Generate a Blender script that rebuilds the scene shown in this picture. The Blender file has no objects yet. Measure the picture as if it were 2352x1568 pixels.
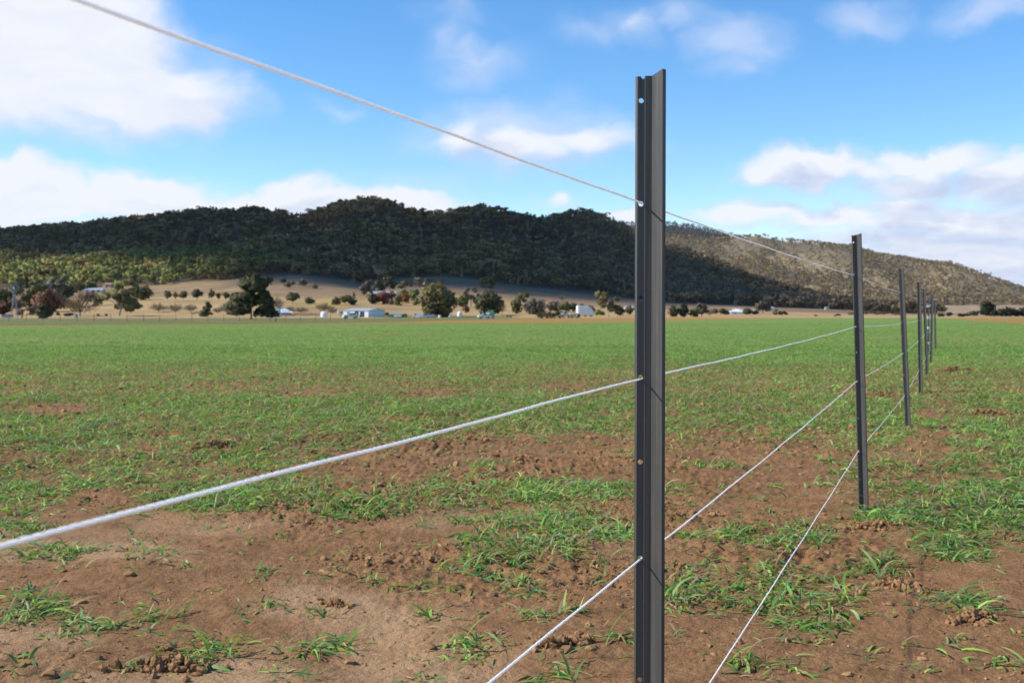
import bpy, bmesh, math, random
import numpy as np
from mathutils import Vector, Matrix

SC = bpy.context.scene
COL = SC.collection
R = math.radians
# measured from the photograph (2352 px wide copy): focal length, centre column, horizon row, eye height
F, CX, HY, CAMZ = 2531.3, 1176.0, 722.0, 0.96

# ------------------------------------------------------------------ camera
cam = bpy.data.cameras.new('camera'); cam_o = bpy.data.objects.new('camera', cam); COL.objects.link(cam_o)
cam_o.location = (0, 0, CAMZ); cam_o.rotation_euler = (R(90), 0, 0)
cam.lens = 24.0; cam.sensor_width = 22.3; cam.sensor_fit = 'HORIZONTAL'
cam.shift_y = -62.0 / 2352.0
cam.clip_start = 0.02; cam.clip_end = 20000
cam.dof.use_dof = True; cam.dof.focus_distance = 2.0; cam.dof.aperture_fstop = 8.5
SC.camera = cam_o
SC.view_settings.view_transform = 'Standard'; SC.view_settings.look = 'None'
SC.view_settings.exposure = 0.4; SC.view_settings.gamma = 1.0
SC.cycles.max_bounces = 6; SC.cycles.transparent_max_bounces = 12

# ------------------------------------------------------------------ sun + sky
SUN_EL = R(38.0); SUN_DIR = Vector((-1.0, -0.03, 0.0)).normalized()
SUN_AZ = math.atan2(SUN_DIR.x, SUN_DIR.y)
SUN_VEC = Vector((SUN_DIR.x * math.cos(SUN_EL), SUN_DIR.y * math.cos(SUN_EL), math.sin(SUN_EL)))
sun = bpy.data.lights.new('sun', 'SUN'); sun.energy = 5.0; sun.angle = R(1.4); sun.color = (1.0, 0.95, 0.87)
sun_o = bpy.data.objects.new('sun', sun); COL.objects.link(sun_o); sun_o.location = (-30, 0, 30)
sun_o.rotation_euler = SUN_VEC.to_track_quat('Z', 'Y').to_euler()


class NT:
    """small helper to write node trees"""
    def __init__(s, tree): s.t = tree; s.n = tree.nodes; s.l = tree.links
    def new(s, typ, **kw):
        n = s.n.new(typ)
        for k, v in kw.items(): setattr(n, k, v)
        return n
    def put(s, sock, v):
        if isinstance(v, bpy.types.NodeSocket): s.l.new(v, sock)
        elif v is not None: sock.default_value = v
    def math(s, op, a, b=None, c=None, clamp=False):
        n = s.new('ShaderNodeMath', operation=op, use_clamp=clamp)
        s.put(n.inputs[0], a); s.put(n.inputs[1], b)
        if c is not None: s.put(n.inputs[2], c)
        return n.outputs[0]
    def vmath(s, op, a, b=None):
        n = s.new('ShaderNodeVectorMath', operation=op)
        s.put(n.inputs[0], a); s.put(n.inputs[1], b)
        return n.outputs['Value'] if op == 'LENGTH' else n.outputs[0]
    def step(s, v, lo, hi, a=0.0, b=1.0):
        n = s.new('ShaderNodeMapRange', interpolation_type='SMOOTHSTEP')
        s.put(n.inputs[0], v)
        for i, q in enumerate((lo, hi, a, b)): n.inputs[i + 1].default_value = q
        return n.outputs[0]
    def lin(s, v, lo, hi, a=0.0, b=1.0):
        n = s.new('ShaderNodeMapRange'); s.put(n.inputs[0], v)
        for i, q in enumerate((lo, hi, a, b)): n.inputs[i + 1].default_value = q
        return n.outputs[0]
    def mix(s, f, a, b, blend='MIX'):
        n = s.new('ShaderNodeMix', data_type='RGBA', blend_type=blend)
        s.put(n.inputs[0], f)
        for i, q in ((6, a), (7, b)):
            if isinstance(q, (tuple, list)) and len(q) == 3: q = (*q, 1)
            s.put(n.inputs[i], q)
        return n.outputs[2]
    def noise(s, vec, scale, detail=4, rough=0.55, dist=0.0):
        n = s.new('ShaderNodeTexNoise'); s.put(n.inputs['Vector'], vec)
        n.inputs['Scale'].default_value = scale; n.inputs['Detail'].default_value = detail
        n.inputs['Roughness'].default_value = rough; n.inputs['Distortion'].default_value = dist
        return n.outputs[0]


world = bpy.data.worlds.new('World'); SC.world = world; world.use_nodes = True
W = NT(world.node_tree); W.n.clear()
sky = W.new('ShaderNodeTexSky', sky_type='NISHITA', sun_disc=False)
sky.sun_elevation = SUN_EL; sky.sun_rotation = SUN_AZ; sky.altitude = 900
sky.air_density = 1.0; sky.dust_density = 0.1; sky.ozone_density = 1.6
tc = W.new('ShaderNodeTexCoord'); gen = tc.outputs['Generated']
sp = W.new('ShaderNodeSeparateXYZ'); W.put(sp.inputs[0], gen)
az = W.math('ARCTAN2', sp.outputs[0], sp.outputs[1]); el = W.math('ARCSINE', sp.outputs[2])
cb = W.new('ShaderNodeCombineXYZ'); W.put(cb.inputs[0], az); W.put(cb.inputs[1], el)
ang = cb.outputs[0]                                    # (azimuth, elevation) of the sky direction


def warp(vec):
    """fray the sky coordinates so the ellipses of cloud get billowed outlines"""
    for sc, amp, yk in ((5.5, .12, .6), (17.0, .045, .7), (48.0, .018, .8)):
        n = W.new('ShaderNodeTexNoise'); W.put(n.inputs['Vector'], W.vmath('MULTIPLY', vec, (1, 1.5, 1))); n.inputs['Scale'].default_value = sc; n.inputs['Detail'].default_value = 3
        vec = W.vmath('ADD', vec, W.vmath('MULTIPLY', W.vmath('SUBTRACT', n.outputs['Color'], (.5, .5, .5)), (amp, amp * yk, 0)))
    return vec


def sky_ang(x, y):
    a = math.atan((x - CX) / F); return a, math.atan((HY - y) / F * math.cos(a))


def cloud_layer(vec, blobs):
    """ellipses of the sky (centre, half-size, weight) joined softly"""
    cur = None
    for (x, y, rx, ry, wgt) in blobs:
        a, e = sky_ang(x, y)
        d = W.vmath('MULTIPLY', W.vmath('SUBTRACT', vec, (a, e, 0)), (F / rx, F / ry, 0))
        g = W.math('MULTIPLY', W.math('MAXIMUM', W.math('SUBTRACT', 1.0, W.vmath('LENGTH', d)), -0.6), wgt)
        cur = g if cur is None else W.math('SMOOTH_MAX', cur, g, 0.2)
    return cur


THICK = [(60, 110, 370, 230, 1.9), (330, 225, 250, 110, 1.3), (-200, 60, 420, 250, 1.9), (440, 270, 110, 50, .9), (120, 240, 120, 60, 1.0),
         (40, 445, 260, 88, 1.6), (330, 455, 250, 75, 1.6), (560, 480, 190, 50, 1.3), (860, 478, 300, 46, 1.35),
         (1065, 325, 95, 95, 0.8), (1200, 335, 220, 85, 0.95), (1340, 320, 170, 60, 0.8), (450, 245, 90, 55, .6), (1100, 130, 120, 36, .35), (1450, 45, 90, 50, .4), (1440, 492, 70, 24, 1.0), (1290, 470, 70, 22, 0.7),
         (1840, 395, 140, 62, 1.4), (1770, 420, 90, 36, 1.1), (1960, 400, 120, 36, .9), (2120, 375, 190, 46, 1.15), (2340, 410, 150, 66, 1.3), (2090, 425, 190, 40, 1.1), (2060, 470, 120, 36, 1.1),
         (2200, 505, 420, 56, 1.1), (1900, 505, 280, 36, 1.0), (2250, 575, 460, 62, 1.15), (2100, 560, 400, 50, 1.0), (2330, 640, 260, 50, 1.4), (1740, 500, 160, 28, 1.0), (700, 470, 260, 50, 1.2), 
         (-1000, 200, 600, 350, 1.0), (3300, 300, 600, 350, 1.0)]
THIN = [(1100, 125, 120, 38, 0.9), (1020, 100, 60, 50, .5), (1040, 50, 120, 50, 0.5), (1100, 145, 80, 30, .8), (1440, 50, 100, 60, 0.8), (1680, 80, 130, 80, 1.0), (1560, 20, 100, 45, .7), (1330, 70, 90, 50, .6),
        (2000, 25, 120, 50, 1.0), (2280, 20, 160, 50, 1.0), (1650, 150, 90, 40, 0.6), (740, 260, 80, 26, 0.6), (450, 180, 120, 120, 0.6), (1200, 315, 300, 110, 1.7), (1090, 150, 160, 60, .7), (1750, 415, 110, 30, 0.7), (900, 440, 240, 40, 0.5), (250, 300, 260, 60, .7), (2150, 430, 320, 90, .8), (2000, 560, 420, 90, .9)]


veil = W.noise(W.vmath('MULTIPLY', ang, (1, 1.6, 1)), 13.0, 5, 0.65, 0.4)


def dens(vec):
    w = warp(vec); return W.step(W.math('ADD', cloud_layer(w, THICK), W.math('MULTIPLY', W.math('SUBTRACT', veil, .5), .55)), -0.10, 0.72), w


thick, wv_ = dens(ang)
toward, _ = dens(W.vmath('ADD', ang, (-.010, .020, 0)))
thin = W.step(W.math('ADD', cloud_layer(wv_, THIN), W.math('MULTIPLY', W.math('SUBTRACT', veil, .5), .9)), -0.15, 1.0)
fluff = W.noise(W.vmath('MULTIPLY', ang, (1, 3.2, 1)), 17.0, 6, 0.6, 0.5)
lit = W.math('ADD', W.math('SUBTRACT', thick, toward), W.math('MULTIPLY', W.math('SUBTRACT', fluff, .5), W.step(az, R(-18), R(2), 0.7, 2.6)))
bright = W.math('ADD', W.step(az, R(-6), R(-22), 0.42, 0.95), W.math('MULTIPLY', lit, .75), None, True)
c_col = W.mix(bright, (0.40, 0.47, 0.66), (0.70, 0.72, 0.77))
skyc = W.new('ShaderNodeHueSaturation'); skyc.inputs['Saturation'].default_value = 1.33; skyc.inputs['Value'].default_value = 1.0
W.put(skyc.inputs['Color'], sky.outputs[0])
SKY_STR = 0.15
skys = W.vmath('SCALE', skyc.outputs[0]); skys.node.inputs['Scale'].default_value = SKY_STR
cov = W.math('MAXIMUM', W.math('MULTIPLY', thick, 0.97), W.math('MULTIPLY', thin, 0.55))
veiled = W.math('MULTIPLY', W.math('SUBTRACT', 1.0, thick), 0.8)
c_col = W.mix(veiled, c_col, (0.56, 0.63, 0.80))
tot = W.mix(cov, W.vmath('MULTIPLY', skys, (.94, .96, 1.0)), c_col)
bg = W.new('ShaderNodeBackground'); W.put(bg.inputs[0], tot); bg.inputs[1].default_value = 1.0
wo = W.new('ShaderNodeOutputWorld'); W.l.new(bg.outputs[0], wo.inputs[0])

# ------------------------------------------------------------------ numpy noise + mesh helpers
rng = np.random.default_rng(7)
random.seed(7)


def _h(ix, iy, seed):
    h = (ix.astype(np.int64) * 374761393 + iy.astype(np.int64) * 668265263 + seed * 974711) & 0xFFFFFFFF
    h = ((h ^ (h >> 13)) * 1274126177) & 0xFFFFFFFF
    return ((h ^ (h >> 16)) & 0xFFFF) / 65535.0


def vnoise(x, y, seed=0):
    ix = np.floor(x); iy = np.floor(y); fx = x - ix; fy = y - iy
    fx = fx * fx * (3 - 2 * fx); fy = fy * fy * (3 - 2 * fy)
    a = _h(ix, iy, seed); b = _h(ix + 1, iy, seed); c = _h(ix, iy + 1, seed); d = _h(ix + 1, iy + 1, seed)
    return (a * (1 - fx) + b * fx) * (1 - fy) + (c * (1 - fx) + d * fx) * fy


def fbm(x, y, oct=4, seed=0, gain=0.5):
    t = 0; a = 1; s = 0
    for i in range(oct):
        c, sn = math.cos(0.6 * i), math.sin(0.6 * i)
        t = t + a * vnoise((x * c - y * sn) * 2 ** i, (x * sn + y * c) * 2 ** i, seed + 17 * i); s += a; a *= gain
    return t / s


def sstep(x, lo, hi):
    t = np.clip((x - lo) / (hi - lo), 0, 1); return t * t * (3 - 2 * t)


def np_mesh(name, V, Fc, cols=None, smooth=True, nrm=None):
    me = bpy.data.meshes.new(name)
    V = np.ascontiguousarray(V, dtype=np.float32); Fc = np.ascontiguousarray(Fc, dtype=np.int32)
    k = Fc.shape[1]
    me.vertices.add(len(V)); me.vertices.foreach_set('co', V.ravel())
    me.loops.add(Fc.size); me.loops.foreach_set('vertex_index', Fc.ravel())
    me.polygons.add(len(Fc))
    me.polygons.foreach_set('loop_start', np.arange(0, Fc.size, k, dtype=np.int32))
    me.polygons.foreach_set('use_smooth', np.full(len(Fc), smooth))
    me.update(calc_edges=True)
    for nm, c in (cols or {}).items():
        at = me.attributes.new(nm, 'FLOAT_COLOR', 'POINT')
        if c.shape[1] == 3: c = np.concatenate([c, np.ones((len(c), 1))], 1)
        at.data.foreach_set('color', np.ascontiguousarray(c, dtype=np.float32).ravel())
    if nrm is not None:                                   # crowns shade as rounded masses, not as loose flakes
        nrm = nrm / np.maximum(np.linalg.norm(nrm, axis=1), 1e-6)[:, None]
        at = me.attributes.new('custom_normal', 'FLOAT_VECTOR', 'POINT')
        at.data.foreach_set('vector', np.ascontiguousarray(nrm, dtype=np.float32).ravel())
    return me


def link(name, me, mat=None, parent=None, kind=None, label=None, cat=None, group=None):
    o = bpy.data.objects.new(name, me); COL.objects.link(o)
    if mat and me is not None and not me.materials: me.materials.append(mat)
    if parent: o.parent = parent
    if kind: o['kind'] = kind
    tag(o, label, cat, group)
    return o


def tag(o, label=None, cat=None, group=None):
    if label: o['label'] = label
    if cat: o['category'] = cat
    if group: o['group'] = group


def thing(name, label, cat, loc, rz=0.0, group=None):
    o = bpy.data.objects.new(name, None); COL.objects.link(o)
    o.empty_display_size = 0.2
    o.location = loc; o.rotation_euler = (0, 0, rz); tag(o, label, cat, group)
    return o


class MB:
    """collects boxes, prisms, tubes into ONE mesh"""
    def __init__(s): s.v = []; s.f = []
    def add(s, vs, fs):
        b = len(s.v); s.v += [tuple(p) for p in vs]; s.f += [tuple(i + b for i in q) for q in fs]; return s
    def box(s, x0, x1, y0, y1, z0, z1):
        return s.add([(x0, y0, z0), (x1, y0, z0), (x1, y1, z0), (x0, y1, z0), (x0, y0, z1), (x1, y0, z1), (x1, y1, z1), (x0, y1, z1)],
                     [(3, 2, 1, 0), (4, 5, 6, 7), (0, 1, 5, 4), (1, 2, 6, 5), (2, 3, 7, 6), (3, 0, 4, 7)])
    def prism(s, prof, y0, y1):                           # (x,z) outline pushed along y
        n = len(prof)
        vs = [(x, y0, z) for x, z in prof] + [(x, y1, z) for x, z in prof]
        return s.add(vs, [tuple(range(n)), tuple(range(2 * n - 1, n - 1, -1))] + [(j, i, i + n, j + n) for i in range(n) for j in [(i + 1) % n]])
    def tube(s, pts, rad, n=6, caps=True):
        pts = [Vector(p) for p in pts]; rad = rad if isinstance(rad, (list, tuple)) else [rad] * len(pts)
        vs = []; fs = []
        for i, p in enumerate(pts):
            t = (pts[min(i + 1, len(pts) - 1)] - pts[max(i - 1, 0)]).normalized()
            a = t.cross(Vector((0, 0, 1))) if abs(t.z) < 0.95 else t.cross(Vector((1, 0, 0)))
            a.normalize(); b = t.cross(a)
            for k in range(n):
                q = 2 * math.pi * k / n; vs.append(p + (a * math.cos(q) + b * math.sin(q)) * rad[i])
        for i in range(len(pts) - 1):
            for k in range(n):
                l = (k + 1) % n; fs.append((i * n + k, i * n + l, (i + 1) * n + l, (i + 1) * n + k))
        if caps: fs += [tuple(range(n))[::-1], tuple((len(pts) - 1) * n + k for k in range(n))]
        return s.add(vs, fs)
    def disc_y(s, cx, cz, r, y0, y1, n=16):
        return s.prism([(cx + r * math.cos(2 * math.pi * k / n), cz + r * math.sin(2 * math.pi * k / n)) for k in range(n)], y0, y1)
    def mesh(s, name, smooth=False):
        me = bpy.data.meshes.new(name); me.from_pydata(s.v, [], s.f); me.update()
        bm = bmesh.new(); bm.from_mesh(me); bmesh.ops.recalc_face_normals(bm, faces=bm.faces); bm.to_mesh(me); bm.free()
        if smooth: me.polygons.foreach_set('use_smooth', [True] * len(me.polygons))
        return me
    def build(s, name, mat, parent=None, smooth=False, **kw): return link(name, s.mesh(name, smooth), mat, parent, **kw)


# ------------------------------------------------------------------ materials
def mat_base(name):
    m = bpy.data.materials.new(name); m.use_nodes = True
    T = NT(m.node_tree); p = T.n['Principled BSDF']
    return m, T, p


def mat_plain(name, col, rough=0.6, metal=0.0, var=0.12, scale=3.0, spec=0.4):
    """paint / sheet metal / timber with a little mottling"""
    m, T, p = mat_base(name)
    tcn = T.new('ShaderNodeTexCoord')
    n = T.noise(tcn.outputs['Object'], scale, 5, 0.6)
    f = T.lin(n, 0.3, 0.7, 1 - var, 1 + var)
    c = T.vmath('SCALE', (*col,)); T.put(c.node.inputs['Scale'], f)
    T.put(p.inputs['Base Color'], c); p.inputs['Roughness'].default_value = rough; p.inputs['Metallic'].default_value = metal
    p.inputs['Specular IOR Level'].default_value = spec
    return m


def mat_leaf(name, gain=1.0, rough=0.55, trans=0.0, spec=0.3):
    """colour per leaf from the mesh attribute"""
    m, T, p = mat_base(name)
    a = T.new('ShaderNodeAttribute', attribute_name='tint')
    c = T.vmath('SCALE', a.outputs['Color']); c.node.inputs['Scale'].default_value = gain
    T.put(p.inputs['Base Color'], c); p.inputs['Roughness'].default_value = rough
    p.inputs['Specular IOR Level'].default_value = spec
    if trans:
        tr = T.new('ShaderNodeBsdfTranslucent'); T.put(tr.inputs[0], T.mix(1.0, c, (1.25, 1.25, 0.6), 'MULTIPLY'))
        mx = T.new('ShaderNodeMixShader'); mx.inputs[0].default_value = trans
        T.l.new(p.outputs[0], mx.inputs[1]); T.l.new(tr.outputs[0], mx.inputs[2])
        T.l.new(mx.outputs[0], T.n['Material Output'].inputs[0])
    return m


M_grass = mat_leaf('grass_blades', 1.0, 0.5, 0.32, 0.25)
M_leaf = mat_leaf('tree_leaves', 1.1, 0.65, 0.2, 0.15)
M_forest = mat_leaf('forest_leaves', 1.15, 0.7, 0.22, 0.12)
M_clod = mat_leaf('clod_earth', 1.0, 0.95, 0.0, 0.1)
M_bark = mat_plain('bark', (0.11, 0.09, 0.07), 0.9, 0, 0.3, 6)
M_palebark = mat_plain('pale_bark', (0.42, 0.37, 0.31), 0.85, 0, 0.2, 4)
M_white = mat_plain('white_sheet', (0.72, 0.73, 0.74), 0.5, 0, 0.06, 0.8)
M_greysheet = mat_plain('grey_sheet', (0.33, 0.37, 0.42), 0.45, 0, 0.1, 0.8)
M_cream = mat_plain('cream_paint', (0.62, 0.52, 0.38), 0.6)
M_brick = mat_plain('brick_wall', (0.3, 0.15, 0.1), 0.85)
M_greenpaint = mat_plain('green_paint', (0.03, 0.3, 0.07), 0.4)
M_greyg = mat_plain('green_sheet', (0.13, 0.25, 0.17), 0.5)
M_dark = mat_plain('dark_paint', (0.025, 0.027, 0.03), 0.5)
M_rubber = mat_plain('rubber', (0.02, 0.02, 0.02), 0.8)
M_glass = mat_plain('window_glass', (0.03, 0.04, 0.05), 0.1, 0, 0.05, 1, 0.6)
M_red = mat_plain('red_paint', (0.22, 0.04, 0.03), 0.5)
M_orange = mat_plain('orange_plastic', (0.6, 0.13, 0.04), 0.5)
M_blue = mat_plain('blue_grey_paint', (0.2, 0.26, 0.36), 0.5)
M_galv = mat_plain('galvanised_steel', (0.5, 0.52, 0.54), 0.4, 0.5, 0.15, 4)
M_timber = mat_plain('weathered_timber', (0.17, 0.14, 0.11), 0.9, 0, 0.25, 8)
M_hide = mat_plain('black_hide', (0.012, 0.011, 0.011), 0.6)


def mat_steel():
    m, T, p = mat_base('black_steel')
    tcn = T.new('ShaderNodeTexCoord'); ob = tcn.outputs['Object']
    n1 = T.noise(T.vmath('MULTIPLY', ob, (60, 60, 5)), 1.0, 6, 0.65)
    n2 = T.noise(T.vmath('MULTIPLY', ob, (160, 160, 2.0)), 1.0, 3, 0.5)
    n3 = T.noise(ob, 400, 2, 0.5)
    c = T.mix(T.step(n2, 0.35, 0.7), (0.058, 0.057, 0.054), (0.088, 0.084, 0.077))
    c = T.mix(T.step(n1, 0.54, 0.74, 0, 0.6), c, (0.13, 0.075, 0.045))
    c = T.mix(T.step(n3, 0.66, 0.78, 0, 0.5), c, (0.2, 0.19, 0.17))
    T.put(p.inputs['Base Color'], c); T.put(p.inputs['Roughness'], T.lin(n1, 0.3, 0.7, 0.38, 0.58))
    p.inputs['Metallic'].default_value = 0.3; p.inputs['Specular IOR Level'].default_value = 0.5
    b = T.new('ShaderNodeBump'); b.inputs['Strength'].default_value = 0.12; b.inputs['Distance'].default_value = 0.0006
    T.put(b.inputs['Height'], T.math('ADD', n1, n3)); T.l.new(b.outputs[0], p.inputs['Normal'])
    return m


M_steel = mat_steel()


def mat_rope():
    m, T, p = mat_base('white_cord')
    tcn = T.new('ShaderNodeTexCoord'); ob = tcn.outputs['Object']
    n = T.noise(ob, 35, 4, 0.6); n2 = T.noise(ob, 900, 3, 0.6)
    c = T.mix(T.step(n, 0.35, 0.7), (0.88, 0.86, 0.84), (0.78, 0.75, 0.71))
    c = T.mix(T.step(n2, 0.55, 0.75, 0, 0.3), c, (0.66, 0.62, 0.57))
    T.put(p.inputs['Base Color'], c); p.inputs['Roughness'].default_value = 0.6
    p.inputs['Subsurface Weight'].default_value = 0.9; p.inputs['Subsurface Radius'].default_value = (1, .95, .9); p.inputs['Subsurface Scale'].default_value = 0.009
    b = T.new('ShaderNodeBump'); b.inputs['Strength'].default_value = 0.3; b.inputs['Distance'].default_value = 0.0004
    T.put(b.inputs['Height'], n2); T.l.new(b.outputs[0], p.inputs['Normal'])
    return m


M_rope = mat_rope()


def mat_ground():
    m, T, p = mat_base('paddock_soil')
    geo = T.new('ShaderNodeNewGeometry'); pos = geo.outputs['Position']
    z = T.new('ShaderNodeAttribute', attribute_name='zone'); zs = T.new('ShaderNodeSeparateColor'); T.put(zs.inputs[0], z.outputs['Color'])
    q = T.new('ShaderNodeAttribute', attribute_name='soil'); qs = T.new('ShaderNodeSeparateColor'); T.put(qs.inputs[0], q.outputs['Color'])
    crop, dry, tan = zs.outputs; cover, pale, moist = qs.outputs
    n_f = T.noise(pos, 55, 6, 0.65); n_m = T.noise(pos, 7, 5, 0.6); n_l = T.noise(pos, 1.1, 4, 0.55); n_g = T.noise(pos, 240, 3, 0.6)
    soil = T.mix(T.step(n_m, 0.3, 0.7), (0.235, 0.117, 0.049), (0.34, 0.182, 0.081))
    soil = T.mix(T.step(n_f, 0.35, 0.72, 0, 0.55), soil, (0.14, 0.075, 0.036))
    soil = T.mix(T.math('MULTIPLY', pale, T.step(n_m, 0.25, 0.6, 0.5, 1.0)), soil, (0.41, 0.255, 0.135))
    soil = T.mix(T.math('MULTIPLY', moist, 0.35), soil, (0.12, 0.062, 0.028))
    soil = T.mix(T.step(n_g, 0.66, 0.74, 0, 0.5), soil, (0.38, 0.28, 0.18))
    # grass too far away to be modelled blade by blade
    ng1 = T.noise(T.vmath('MULTIPLY', pos, (1, 0.45, 1)), 1.3, 5, 0.62)
    ng2 = T.noise(T.vmath('MULTIPLY', pos, (1, 0.3, 1)), 0.12, 4, 0.6)
    gr = T.mix(T.step(ng1, 0.3, 0.7), (0.115, 0.20, 0.034), (0.17, 0.24, 0.052))
    gr = T.mix(T.step(ng2, 0.35, 0.7), gr, (0.175, 0.22, 0.05))
    patch = T.step(T.math('ADD', cover, T.math('MULTIPLY', T.math('SUBTRACT', ng1, 0.5), 0.9)), 0.35, 0.7)
    c = T.mix(patch, soil, gr)
    past = T.mix(T.step(ng2, 0.35, 0.65), (0.115, 0.14, 0.035), (0.165, 0.14, 0.06))
    dryc = T.mix(T.step(T.noise(pos, 0.35, 4), 0.3, 0.7), (0.34, 0.18, 0.045), (0.27, 0.165, 0.045))
    c = T.mix(crop, past, c); c = T.mix(dry, c, dryc)
    tanc = T.mix(T.step(T.noise(T.vmath('MULTIPLY', pos, (1, 0.5, 1)), 0.03, 5), 0.35, 0.65), (0.31, 0.215, 0.105), (0.24, 0.16, 0.085))
    c = T.mix(tan, c, tanc)
    T.put(p.inputs['Base Color'], c); p.inputs['Roughness'].default_value = 0.95; p.inputs['Specular IOR Level'].default_value = 0.12
    b = T.new('ShaderNodeBump'); b.inputs['Strength'].default_value = 0.9; b.inputs['Distance'].default_value = 0.016
    T.put(b.inputs['Height'], T.math('ADD', n_f, T.math('MULTIPLY', n_g, 0.35))); T.l.new(b.outputs[0], p.inputs['Normal'])
    return m


def mat_hill(name):
    m, T, p = mat_base(name)
    geo = T.new('ShaderNodeNewGeometry'); pos = geo.outputs['Position']
    z = T.new('ShaderNodeAttribute', attribute_name='zone')
    n = T.noise(T.vmath('MULTIPLY', pos, (1, 0.6, 1)), 0.06, 5, 0.6); n2 = T.noise(pos, 0.6, 4, 0.65)
    f = T.math('MULTIPLY', T.lin(n, 0.3, 0.7, 0.8, 1.2), T.lin(n2, 0.3, 0.7, 0.86, 1.14))
    c = T.vmath('SCALE', z.outputs['Color']); T.put(c.node.inputs['Scale'], f)
    T.put(p.inputs['Base Color'], c); p.inputs['Roughness'].default_value = 0.95; p.inputs['Specular IOR Level'].default_value = 0.05
    return m


M_ground = mat_ground(); M_hill = mat_hill('hill_pasture')

# ------------------------------------------------------------------ terrain heights
def prof(tbl): a = np.array(tbl, float); return lambda x: np.interp(x, a[:, 0], a[:, 1])


y_mid = prof([(-1500, 712), (0, 700), (380, 690), (560, 690), (700, 698), (860, 697), (1000, 702), (1200, 707), (1400, 713), (1700, 719), (2000, 722.5), (2400, 723.4), (3600, 723.4)])
y_edge = prof([(-1500, 690), (0, 664), (350, 657), (500, 646), (690, 634), (760, 641), (830, 652), (900, 643), (1000, 637), (1100, 643), (1200, 659), (1300, 669), (1400, 681), (1540, 696), (1700, 703), (1900, 710), (2100, 719), (2300, 722.4), (3600, 722.5)])
y_crest = prof([(-1500, 650), (-600, 590), (0, 536), (150, 527), (350, 504), (450, 492), (600, 489), (690, 505), (730, 495), (780, 473), (830, 464), (890, 468), (950, 494), (1000, 500), (1100, 482),
                (1170, 497), (1240, 513), (1290, 503), (1340, 490), (1385, 504), (1430, 530), (1460, 550), (1560, 582), (1640, 606), (1720, 640), (1800, 664), (1900, 690), (2000, 707), (2150, 719), (2300, 722.2), (3600, 722.3)])


def hz(D, y): return CAMZ + D * (HY - y) / F


def hillA(xv, D):
    ym, ye, yc = y_mid(xv), y_edge(xv), y_crest(xv)
    zm, ze, zc = hz(450, ym), hz(700, ye), hz(1250, yc)
    st_ = [(285, -0.6 + 0 * xv), (300, 0 * xv), (360, zm * 0.22), (450, zm), (560, zm + (ze - zm) * 0.38), (700, ze), (850, ze + (zc - ze) * 0.25), (1060, ze + (zc - ze) * 0.65), (1180, ze + (zc - ze) * 0.90), (1250, zc),
           (1330, zc * 0.97), (1700, zc * 0.6), (2300, -2 + 0 * xv)]
    z = np.full(np.broadcast(xv, D).shape, -0.6)
    for (d0, z0), (d1, z1) in zip(st_[:-1], st_[1:]):
        t = (D - d0) / (d1 - d0); z = np.where((t >= 0) & (t <= 1), z0 + (z1 - z0) * t, z)
    z = np.where(D >= 2300, -2, z)
    X = (xv - CX) / F * D
    amp = np.clip((D - 720) / 250, 0, 1) * np.clip(zc / 90, 0, 1) * np.clip((2000 - D) / 500, 0, 1)
    fade = 1 - sstep(D, 1000, 1190)
    return z + amp * fade * ((fbm(X / 150, D / 260, 4, 5) - 0.60) * 38)


yB = prof([(1000, 640), (1300, 567), (1420, 553), (1540, 541), (1600, 544), (1660, 545), (1740, 538), (1800, 554), (1900, 566), (1950, 571), (2000, 586), (2100, 606), (2200, 628), (2300, 660), (2352, 673), (2500, 702), (2800, 720), (3600, 722)])


def hillB(xv, D):
    zc = hz(2600, yB(xv)); zf = np.minimum(hz(1750, 700.0), zc * 0.5)
    st_ = [(1380, -1 + 0 * xv), (1450, 0.3 + 0 * xv), (1750, zf), (2050, zf + (zc - zf) * 0.3), (2350, zf + (zc - zf) * 0.72), (2600, zc), (2750, zc * 0.95), (3600, -3 + 0 * xv)]
    z = np.full(np.broadcast(xv, D).shape, -1.0)
    for (d0, z0), (d1, z1) in zip(st_[:-1], st_[1:]):
        t = (D - d0) / (d1 - d0); z = np.where((t >= 0) & (t <= 1), z0 + (z1 - z0) * t, z)
    X = (xv - CX) / F * D
    amp = np.clip((D - 1750) / 300, 0, 1) * np.clip(zc / 120, 0, 1) * np.clip((3300 - D) / 600, 0, 1) * (1 - 0.85 * np.exp(-((D - 2600) / 180.0) ** 2))
    return z + amp * (fbm(X / 260, D / 420, 3, 9) - 0.5) * 150


yC = prof([(700, 600), (1100, 530), (1420, 514), (1480, 512), (1540, 514), (1600, 522), (1640, 531), (1700, 546), (1800, 590), (1950, 650), (2200, 716), (2600, 722)])


def hillC(xv, D):
    zc = hz(4200, yC(xv)); t = np.clip(1 - np.abs(D - 4200) / np.where(D < 4200, 1300, 1500), 0, 1)
    X = (xv - CX) / F * D
    return zc * t ** 0.8 + (fbm(X / 300, D / 400, 3, 21) - 0.5) * 60 * np.clip(1 - t, 0, 1) * t * 2 - 3


def terrain(xv, D):
    return np.maximum(0.0, hillA(np.asarray(xv, float), np.asarray(D, float)))


def spot(xv, yb=None, D=None):
    """ground point under picture column xv whose foot shows at row yb"""
    if D is None:
        Ds = np.linspace(110, 700, 1200); z = terrain(np.full_like(Ds, xv), Ds)
        D = float(Ds[np.argmin(np.abs(HY + F * (CAMZ - z) / Ds - yb))])
    z = float(terrain(xv, D))
    return ((xv - CX) / F * D, D, z)


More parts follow.
